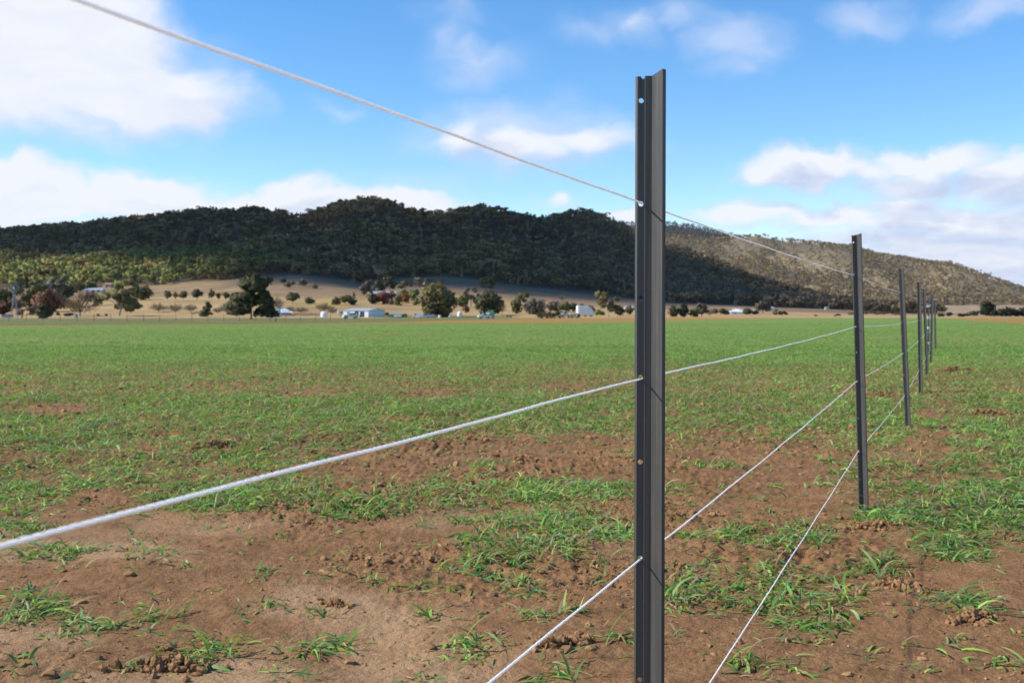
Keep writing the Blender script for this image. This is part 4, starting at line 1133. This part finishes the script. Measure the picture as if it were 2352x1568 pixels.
# ------------------------------------------------------------------ buildings
def shed(name, label, xv, yb, wv, hv, depth, rz, wall, roof, ridge=.35, doors=(), windows=(), cat='shed', hip=False, D=None, eave=.15):
    """long building, ridge along x: walls, roof, doors and windows as parts"""
    x, y, z = spot(xv, yb, D); k = y / F; L = wv * k; Ht = hv * k; hw = Ht * (1 - ridge); d = depth / 2
    root = thing(name, label, cat, (x, y + d, z - .05), rz)
    m = MB(); m.box(-L / 2, L / 2, -d, d, -.3, hw)
    if not hip:
        for s in (-1, 1): m.add([(s * L / 2, -d, hw), (s * L / 2, d, hw), (s * L / 2, 0, Ht - .03)], [(0, 1, 2)])
    m.build('wall', wall, root)
    r = MB(); e = eave; ins = (d if hip else 0)
    A = [(-L / 2 - e, -d - e, hw - e * .3), (L / 2 + e, -d - e, hw - e * .3), (L / 2 + e, d + e, hw - e * .3), (-L / 2 - e, d + e, hw - e * .3), (-L / 2 - e + ins, 0, Ht), (L / 2 + e - ins, 0, Ht)]
    B = [(p[0], p[1], p[2] + .09) for p in A]
    fs = [(0, 1, 5, 4), (2, 3, 4, 5)] + ([(1, 2, 5), (3, 0, 4)] if hip else [])
    r.add(A + B, [f[::-1] for f in fs] + [tuple(i + 6 for i in f) for f in fs] + [(0, 1, 7, 6), (1, 2, 8, 7), (2, 3, 9, 8), (3, 0, 6, 9)] + ([] if hip else [(1, 5, 11, 7), (5, 2, 8, 11), (3, 4, 10, 9), (4, 0, 6, 10)]))
    r.build('roof', roof, root)
    for (u, w_, h_, mt) in doors:
        q = MB(); q.box(u * L - w_ / 2, u * L + w_ / 2, -d - .04, -d - .004, 0, min(h_, hw * .92)); q.build('door', mt, root)
    for (u, w_, h_) in windows:
        q = MB(); q.box(u * L - w_ / 2, u * L + w_ / 2, -d - .05, -d - .004, hw * .42, hw * .42 + h_); f = q.build('window', M_glass, root)
        q = MB(); q.box(u * L - w_ / 2 - .1, u * L + w_ / 2 + .1, -d - .1, -d - .052, hw * .42 - .12, hw * .42 - .02); q.build('sill', M_white, f)
    return root


shed('farm_shed', 'long white metal shed with grey roof and pale end wall, centre left of the valley', 832, 728, 66, 20, 9, R(-24), M_white, M_greysheet, .24, [(.03, 1.3, 2.1, M_dark), (.25, 1.4, 1.6, M_dark)], [(-.3, .9, .7)])
shed('white_roof_house', 'low house with a bright white hipped roof right of the great gum', 641, 725, 40, 20, 7, R(14), M_cream, M_white, .55, [(-.2, 1, 2, M_dark)], [(.1, 1.3, 1), (.33, 1.3, 1)], 'house', True, eave=.8)
shed('long_roof_house', 'house with a long pale roof half hidden by red autumn trees', 882, 690, 53, 22, 8, R(4), M_brick, M_galv, .3, [(-.36, 1, 2.2, M_dark)], [(-.43, 1.2, 1.2), (.4, 1.2, 1.2)], 'house')
shed('grey_roof_house', 'grey roofed house among trees on the slope at the left', 211, 672, 40, 11, 8, R(8), M_cream, M_greysheet, .5, [(.0, 1, 2, M_dark)], [(.3, 1.4, 1.1), (-.3, 1.4, 1.1)], 'house')
shed('pink_house', 'small pink walled house on the left slope beside the yellow gum', 247, 661, 20, 12, 7, R(-10), mat_plain('pink_render', (.52, .33, .24), .8), M_brick, .35, [(.0, 1, 2, M_dark)], [(.3, 1.6, 1.3)], 'house')
shed('green_shed', 'low pale green shed left of the white cars', 912, 729, 31, 9, 6, R(-8), M_greyg, M_greyg, .25, [(.3, 2.2, 2.2, M_dark)], ())
shed('hoop_shed', 'low white plastic covered shed right of the tall post', 1697, 728, 33, 12, 8, R(-6), M_white, M_white, .55, [(-.2, 1.5, 1.6, M_greysheet)], (), hip=True, D=420)
shed('annex_shed', 'small pinkish shed beside the white hoop shed', 1732, 727, 22, 7, 5, R(-3), mat_plain('pink_sheet', (.45, .36, .34), .6), M_galv, .3, [(.0, 1.5, 1.6, M_dark)], (), D=440)
shed('white_cottage', 'small white cottage among dark bushes right of the hoop shed', 1770, 723.5, 17, 8, 5, R(-5), M_white, M_greysheet, .35, [(.0, .9, 1.9, M_dark)], [(.3, .9, .8)], 'house', D=560)
shed('far_cottage', 'tiny white cottage left of the second fence post under the right hill', 1902, 709, 8, 6, 6, R(-8), M_white, M_galv, .35, [(.0, 1, 2, M_dark)], [(.3, 1.2, 1)], 'house', D=690)
shed('white_farmhouse', 'small white farmhouse at the left edge of the tall post', 1446, 726, 18, 8, 6, R(0), M_white, M_greysheet, .35, [(.0, .9, 1.9, M_dark)], [(-.3, .9, .8)], 'house', D=470)

# ------------------------------------------------------------------ vehicles and farm gear
def wheels(root, spots, r, w=.2):
    for (x, y) in spots:
        t = MB(); t.disc_y(x, r, r, y - w / 2, y + w / 2, 14); o = t.build('wheel', M_rubber, root)
        q = MB(); q.disc_y(x, r, r * .55, y - w / 2 - .015, y + w / 2 + .015, 10); q.build('rim', M_galv, o)


def car(name, label, xv, D, rz, paint, kind='car', group=None, s=1.0, cat='car'):
    x, y, z = spot(xv, None, D); root = thing(name, label, cat, (x, y, z), rz, group); root.scale = (s, s, s)
    P = {'car': [(-2.05, .35), (-2.1, .85), (-1.85, .98), (-1.35, 1.42), (.35, 1.45), (1.0, .98), (1.95, .85), (2.1, .55), (2.05, .35)],
         'ute': [(-2.4, .45), (-2.4, 1.0), (-.55, 1.02), (-.45, 1.62), (.5, 1.65), (1.05, 1.08), (2.1, .98), (2.3, .6), (2.25, .42)],
         'van': [(-2.3, .4), (-2.35, 1.9), (-2.1, 2.1), (1.0, 2.1), (1.6, 1.3), (2.2, 1.05), (2.3, .6), (2.25, .4)]}[kind]
    b = MB(); b.prism(P, -.85, .85); b.build('body', paint, root)
    wn = {'car': [(-1.25, 1.0), (-1.1, 1.36), (.28, 1.38), (.8, 1.0)], 'ute': [(-.4, 1.08), (-.33, 1.55), (.42, 1.57), (.85, 1.1)], 'van': [(.5, 1.3), (.5, 1.9), (1.0, 1.92), (1.4, 1.32)]}[kind]
    for y0, y1 in ((-.87, -.852), (.852, .87)):
        q = MB(); q.prism(wn, y0, y1); q.build('window', M_glass, root)
    f = {'car': ((.42, 1.42), (.97, 1.0)), 'ute': ((.55, 1.6), (1.02, 1.12)), 'van': ((1.08, 2.0), (1.58, 1.35))}[kind]
    q = MB(); (xa, za), (xb, zb) = f; q.add([(xa + .02, -.72, za), (xa + .02, .72, za), (xb + .02, .72, zb), (xb + .02, -.72, zb)], [(0, 1, 2, 3)]); q.build('windscreen', M_glass, root)
    for yy in (-.6, .6):
        q = MB(); q.box(2.1, 2.24 if kind == 'car' else 2.33, yy - .16, yy + .16, .62, .76); q.build('headlight', M_galv, root)
    wheels(root, [(-1.3, -.8), (-1.3, .8), (1.3, -.8), (1.3, .8)], .33)
    return root


car('hatchback', 'white car parked at an angle left of the long white shed', 805, 262, R(205), M_white, 'car', s=.9)
car('white_van', 'white van parked in the gap left of the big round tree', 959, 300, R(178), M_white, 'van', s=.62, cat='van')
car('white_wagon', 'white car parked nose out beside the white van', 976, 302, R(185), M_white, 'car', s=.72)
car('grey_sedan', 'grey car partly behind the white cars left of the big round tree', 989, 306, R(170), M_greysheet, 'car', s=.66)
car('red_truck', 'dark red utility parked right of the long white shed', 887, 320, R(20), M_red, 'ute', s=.72, cat='truck')
car('white_utility', 'white utility standing in front of the green hose reel', 1113, 262, R(195), M_white, 'ute', s=.72, cat='truck')
car('parked_wagon', 'pale car beside the white roofed house in the shade', 652, 318, R(10), M_galv, 'car', s=.6)


def tank(name, label, xv, D, r, h, mat, cat='water tank', dome=.3):
    x, y, z = spot(xv, None, D); root = thing(name, label, cat, (x, y, z))
    pr = [(r, -.1), (r, h * (1 - dome)), (r * .92, h * (1 - dome * .6)), (r * .6, h * (1 - dome * .2)), (0.02, h)]
    n = 20; vs = [(q * math.cos(2 * math.pi * k / n), q * math.sin(2 * math.pi * k / n), zz) for q, zz in pr for k in range(n)]
    fs = [(i * n + k, i * n + (k + 1) % n, (i + 1) * n + (k + 1) % n, (i + 1) * n + k) for i in range(len(pr) - 1) for k in range(n)]
    m = MB().add(vs, fs); m.build('shell', mat, root, True)
    q = MB(); q.box(-.22, .22, -.22, .22, h * .97, h * 1.03); q.build('lid', M_greysheet, root)
    q = MB(); q.tube([(r * .6, -r * .9, .1), (r * .6, -r * 1.25, .1), (r * .6, -r * 1.25, -.1)], .05, 6); q.build('outlet_pipe', M_galv, root)
    return root


tank('water_tank', 'white water tank at the right end of the long low hedge', 744, 312, .95, 1.5, M_white)
tank('gas_tank', 'small white round tank left of the dark dense tree', 1056, 325, .75, 1.6, M_white, dome=.6)
tank('small_tank', 'very small white tank just right of the big round tree', 1034, 318, .5, .9, M_white)
tank('beige_drum', 'small beige drum under the big round tree', 1010, 300, .42, .8, M_cream, 'drum', .1)
tank('orange_drum', 'small orange drum right of the windmill foot', 50, 300, .32, 1.0, M_orange, 'drum', .1)
tank('pale_blue_drum', 'pale blue drum under the wide leafless tree', 174, 305, .5, 1.0, M_blue, 'drum', .2)

# white dome tank beside the cream truck: flat left end, rounded right
x, y, z = spot(1344, None, 335)
r_ = thing('dome_tank', 'white rounded dome tank beside the cream truck, left of the white trunk gum', 'tank', (x, y, z), R(6))
pr = [(-2.5, .3), (-2.5, 3.15), (-2.3, 3.3), (.1, 3.3), (1.0, 3.0), (1.75, 2.4), (2.35, 1.6), (2.6, .8), (2.5, .3)]
MB().prism(pr, -1.5, 1.5).build('shell', M_white, r_)
for s in (-1, 1): MB().prism([(a * .9 - .02, .45 + (b - .3) * .86) for a, b in pr], s * 1.6 - .1, s * 1.6 + .1).build('end_plate', M_white, r_)
for u in (-1.8, 0, 1.8): MB().box(u - .15, u + .15, -1.4, 1.4, -.2, .295).build('leg', M_dark, r_)

# caravan, truck, tractor, trailer, hose reel
x, y, z = spot(784, None, 318); r_ = thing('caravan', 'small cream caravan just left of the white car', 'caravan', (x, y, z), R(12))
MB().prism([(-1.0, .4), (-1.05, 1.5), (-.75, 1.9), (.75, 1.9), (1.05, 1.4), (.95, .4)], -.9, .9).build('body', M_cream, r_)
MB().box(-.3, .3, -.93, -.905, .9, 1.4).build('window', M_glass, r_); MB().box(.45, .8, -.93, -.905, .42, 1.5).build('door', M_white, r_); wheels(r_, [(0, -.8), (0, .8)], .3)

x, y, z = spot(1294, None, 300); r_ = thing('cream_truck', 'cream coloured truck cab between the black hedge and the tractor', 'truck', (x, y, z), R(215))
MB().prism([(-.9, .5), (-.9, 2.0), (.3, 2.05), (.75, 1.3), (1.0, 1.2), (1.0, .5)], -.8, .8).build('cab', M_cream, r_)
MB().prism([(.36, 1.98), (.74, 1.34), (.78, 1.36), (.4, 2.0)], -.68, .68).build('windscreen', M_glass, r_)
for s in (-1, 1): MB().prism([(-.6, 1.3), (-.6, 1.85), (.2, 1.88), (.5, 1.3)], s * .815 - .012, s * .815 + .012).build('window', M_glass, r_)
MB().box(-3.2, -.93, -.8, .8, .75, .95).build('tray', M_cream, r_); MB().box(-3.2, -3.1, -.78, .78, .955, 1.7).build('headboard', M_timber, r_)
wheels(r_, [(.5, -.75), (.5, .75), (-2.4, -.75), (-2.4, .75)], .42)

x, y, z = spot(1322, None, 305); r_ = thing('tractor', 'grey old tractor beside the white dome tank', 'tractor', (x, y, z), R(160))
MB().box(.0, 1.25, -.28, .28, .62, 1.1).build('bonnet', M_greysheet, r_); MB().box(-.9, -.02, -.5, .5, .62, .8).build('platform', M_dark, r_)
cabm = MB(); [cabm.tube([(a, b, .8), (a, b, 1.85)], .04, 5) for a in (-.8, -.08) for b in (-.45, .45)]; cabm.box(-.92, .05, -.55, .55, 1.86, 1.94); cabm.build('cab_frame', M_white, r_)
MB().tube([(.9, 0, 1.1), (.9, 0, 1.7)], .04, 6).build('exhaust', M_dark, r_); MB().box(-.62, -.25, -.22, .22, .81, 1.2).build('seat', M_dark, r_)
for a, b, q in ((-.5, -.62, .6), (-.5, .62, .6), (.95, -.45, .34), (.95, .45, .34)):
    o = MB().disc_y(a, q, q, b - .14, b + .14, 16).build('wheel', M_rubber, r_); MB().disc_y(a, q, q * .5, b - .155, b + .155, 10).build('rim', M_galv, o)

x, y, z = spot(1170, None, 310); r_ = thing('flat_trailer', 'long dark flat trailer right of the green hose reel', 'trailer', (x, y, z), R(4))
MB().box(-2.2, 2.0, -.9, .9, .5, .68).build('deck', M_dark, r_); MB().tube([(2.0, 0, .55), (2.9, 0, .45)], .06, 6).build('drawbar', M_dark, r_)
MB().box(-2.2, -2.1, -.88, .88, .685, 1.05).build('tailboard', M_timber, r_); wheels(r_, [(-.5, -.8), (-.5, .8), (.4, -.8), (.4, .8)], .3)

x, y, z = spot(914, None, 300); r_ = thing('white_trailer', 'low white trailer in front of the pale green shed', 'trailer', (x, y, z), R(-5))
MB().prism([(-.95, .3), (-1.0, .8), (.95, .8), (.85, .3)], -.6, .6).build('body', M_white, r_); MB().tube([(.9, 0, .4), (1.5, 0, .35)], .05, 6).build('drawbar', M_galv, r_); wheels(r_, [(0, -.6), (0, .6)], .26)

x, y, z = spot(1128, None, 270); r_ = thing('hose_reel', 'round bright green irrigation hose reel standing behind the white utility', 'hose reel', (x, y, z), R(62))
for s in (-1, 1): MB().disc_y(0, 1.15, .95, s * .42 - .05, s * .42 + .05, 28).build('flange', M_greenpaint, r_)
MB().disc_y(0, 1.15, .66, -.365, .365, 20).build('hose_drum', M_dark, r_)
for s in (-1, 1): MB().disc_y(0, 1.15, .26, s * .5 - .028, s * .5 + .028, 14).build('hub', M_white, r_)
fr = MB(); [fr.tube([(-.7, b, .12), (0, b, 1.15), (.7, b, .12), (-.7, b, .12)], .05, 5) for b in (-.6, .6)]; fr.build('stand', M_galv, r_)
wheels(r_, [(-.5, -.75), (-.5, .75)], .28)
MB().box(-1.75, -1.05, -.5, .5, .9, 1.5).build('control_box', M_greysheet, r_)

x, y, z = spot(17, None, 305); r_ = thing('stock_trough', 'long pale blue stock trough at the left picture edge under the windmill', 'trough', (x, y, z), R(2))
MB().box(-1.4, 1.4, -.5, .5, 0, .12).box(-1.4, 1.4, -.5, -.42, .12, .85).box(-1.4, 1.4, .42, .5, .12, .85).box(-1.4, -1.32, -.42, .42, .12, .85).box(1.32, 1.4, -.42, .42, .12, .85).build('basin', M_blue, r_)
MB().box(-1.31, 1.31, -.41, .41, .7, .72).build('trough_water', M_glass, r_)

x, y, z = spot(33, None, 255); r_ = thing('windmill', 'steel farm windmill with a round fan on a lattice tower at the far left', 'windmill', (x, y, z), R(35))
M_old = mat_plain('weathered_steel', (.27, .27, .27), .6, .2)
tw = MB(); H = 6.9
for a in (-1, 1):
    for b in (-1, 1): tw.tube([(a * .75, b * .75, -.2), (a * .09, b * .09, H)], .05, 4)
for i in range(6):
    q0, q1 = 1 - i / 6.6, 1 - (i + 1) / 6.6; z0, z1 = H * i / 6.6, H * (i + 1) / 6.6
    for (a, b), (c, d) in (((-1, -1), (1, -1)), ((1, -1), (1, 1)), ((1, 1), (-1, 1)), ((-1, 1), (-1, -1))):
        tw.tube([(a * .75 * q0, b * .75 * q0, z0), (c * .75 * q1, d * .75 * q1, z1)], .022, 3); tw.tube([(a * .75 * q1, b * .75 * q1, z1), (c * .75 * q1, d * .75 * q1, z1)], .022, 3)
tw.build('tower', M_old, r_)
fan = MB()
for i in range(16):
    a = 2 * math.pi * i / 16; ca, sa = math.cos(a), math.sin(a)
    def P(rr, t, yy): return (ca * rr - sa * t, -.45 + yy, H + .15 + sa * rr + ca * t)
    fan.add([P(.35, -.06, .03), P(.98, -.16, .08), P(.98, .16, -.08), P(.35, .06, -.03)], [(0, 1, 2, 3)]).add([P(.35, -.06, .045), P(.98, -.16, .095), P(.98, .16, -.065), P(.35, .06, -.015)], [(3, 2, 1, 0)])
ringp = [(math.cos(2 * math.pi * i / 24) * .72, -.43, H + .15 + math.sin(2 * math.pi * i / 24) * .72) for i in range(25)]
fan.tube(ringp, .02, 4); fan.disc_y(0, H + .15, .12, -.55, -.1, 10); fan.build('fan_wheel', M_old, r_)
MB().tube([(0, -.1, H + .15), (0, 1.1, H + .15)], .03, 5).add([(0.01, .8, H - .15), (0.01, 1.7, H - .25), (0.01, 1.7, H + .6), (0.01, .8, H + .4), (-.01, .8, H - .15), (-.01, 1.7, H - .25), (-.01, 1.7, H + .6), (-.01, .8, H + .4)], [(0, 1, 2, 3), (7, 6, 5, 4)]).build('tail_vane', M_galv, r_)

# stout old strainer post right of the great gum, and the light wire fence beyond the crop
x, y, z = spot(633, None, 150); s_ = MB(); s_.tube([(0, 0, -.2), (.01, 0, .35), (0, .01, .72)], [.09, .085, .075], 8)
o = s_.build('strainer_post', M_timber, None, True, label='short stout timber post standing alone below the white roofed house', cat='post'); o.location = (x, y, z)
fx = [(-20, 150), (860, 165)]; A = Vector(((fx[0][0] - CX) / F * fx[0][1], fx[0][1], 0)); B = Vector(((fx[1][0] - CX) / F * fx[1][1], fx[1][1], 0))
r_ = thing('wire_fence', 'faint wire fence with thin dark posts crossing the far paddock on the left', 'wire fence', A)
n = 24
for i in range(n + 1):
    p = (B - A) * (i / n); hgt = 1.0 + .08 * math.sin(i * 2.3)
    MB().tube([(p.x, p.y, -.2), (p.x + .02 * math.sin(i), p.y, hgt)], [.035, .03], 5).build('post', M_timber, r_)
for hh in (.3, .6, .9): MB().tube([(0, 0, hh), tuple((B - A) + Vector((0, 0, hh)))], .006, 3).build('wire', M_galv, r_)


# ------------------------------------------------------------------ cattle
def cow(label, xv, D, L, rz, graze):
    x, y, z = spot(xv, None, D); s = L / 2.2
    me = bpy.data.meshes.new('cow'); bm = bmesh.new(); lay = bm.verts.layers.skin.verify()
    def v(p, r, root=False):
        q = bm.verts.new(p); q[lay].radius = (r, r); q[lay].use_root = root; return q
    def chain(prev, pts):
        for p, r in pts: c = v(p, r); bm.edges.new((prev, c)); prev = c
        return prev
    hip = v((-.75, 0, 1.08), .33, True); mid = v((0, 0, 1.0), .40); bm.edges.new((hip, mid)); sh = v((.62, 0, 1.06), .36); bm.edges.new((mid, sh))
    if graze: hd = chain(sh, [((1.0, 0, .9), .2), ((1.25, 0, .5), .14), ((1.32, 0, .32), .13), ((1.42, 0, .1), .08)])
    else: hd = chain(sh, [((.98, 0, 1.28), .2), ((1.25, 0, 1.42), .15), ((1.42, 0, 1.38), .13), ((1.66, 0, 1.24), .08)])
    for sy in (-1, 1):
        chain(hip, [((-.78, .2 * sy, .75), .17), ((-.88, .2 * sy, .45), .08), ((-.8, .2 * sy, .22), .055), ((-.8, .2 * sy, .0), .06)])
        chain(sh, [((.6, .19 * sy, .68), .14), ((.6, .19 * sy, .4), .075), ((.6, .19 * sy, .2), .055), ((.62, .19 * sy, .0), .06)])
    chain(hip, [((-1.08, 0, 1.12), .05), ((-1.16, 0, .8), .025), ((-1.16, 0, .45), .03)])
    bm.to_mesh(me); bm.free()
    o = link('cow', me, M_hide, label=label, cat='cow', group='black cattle grazing far off')
    m1 = o.modifiers.new('skin', 'SKIN'); m2 = o.modifiers.new('sub', 'SUBSURF'); m2.levels = m2.render_levels = 1
    o.location = (x, y, z); o.rotation_euler = (0, 0, rz); o.scale = (s, s, s)
    hx, hzv = (1.3, .42) if graze else (1.3, 1.5)
    for sy in (-1, 1):
        e = MB(); e.add([(hx - .06, .1 * sy, hzv), (hx + .06, .1 * sy, hzv), (hx, .34 * sy, hzv + .02), (hx, .2 * sy, hzv + .1), (hx, .2 * sy, hzv - .06)], [(0, 3, 2), (3, 1, 2), (0, 2, 4), (4, 2, 1), (0, 4, 1, 3)]); e.build('ear', M_hide, o)
    return o


cow('black cow grazing on the far edge of the crop left of the second post', 1924, 330, 1.75, R(172), True)
cow('smaller black cow farther off, left of the grazing cow', 1874, 345, 1.1, R(200), False)
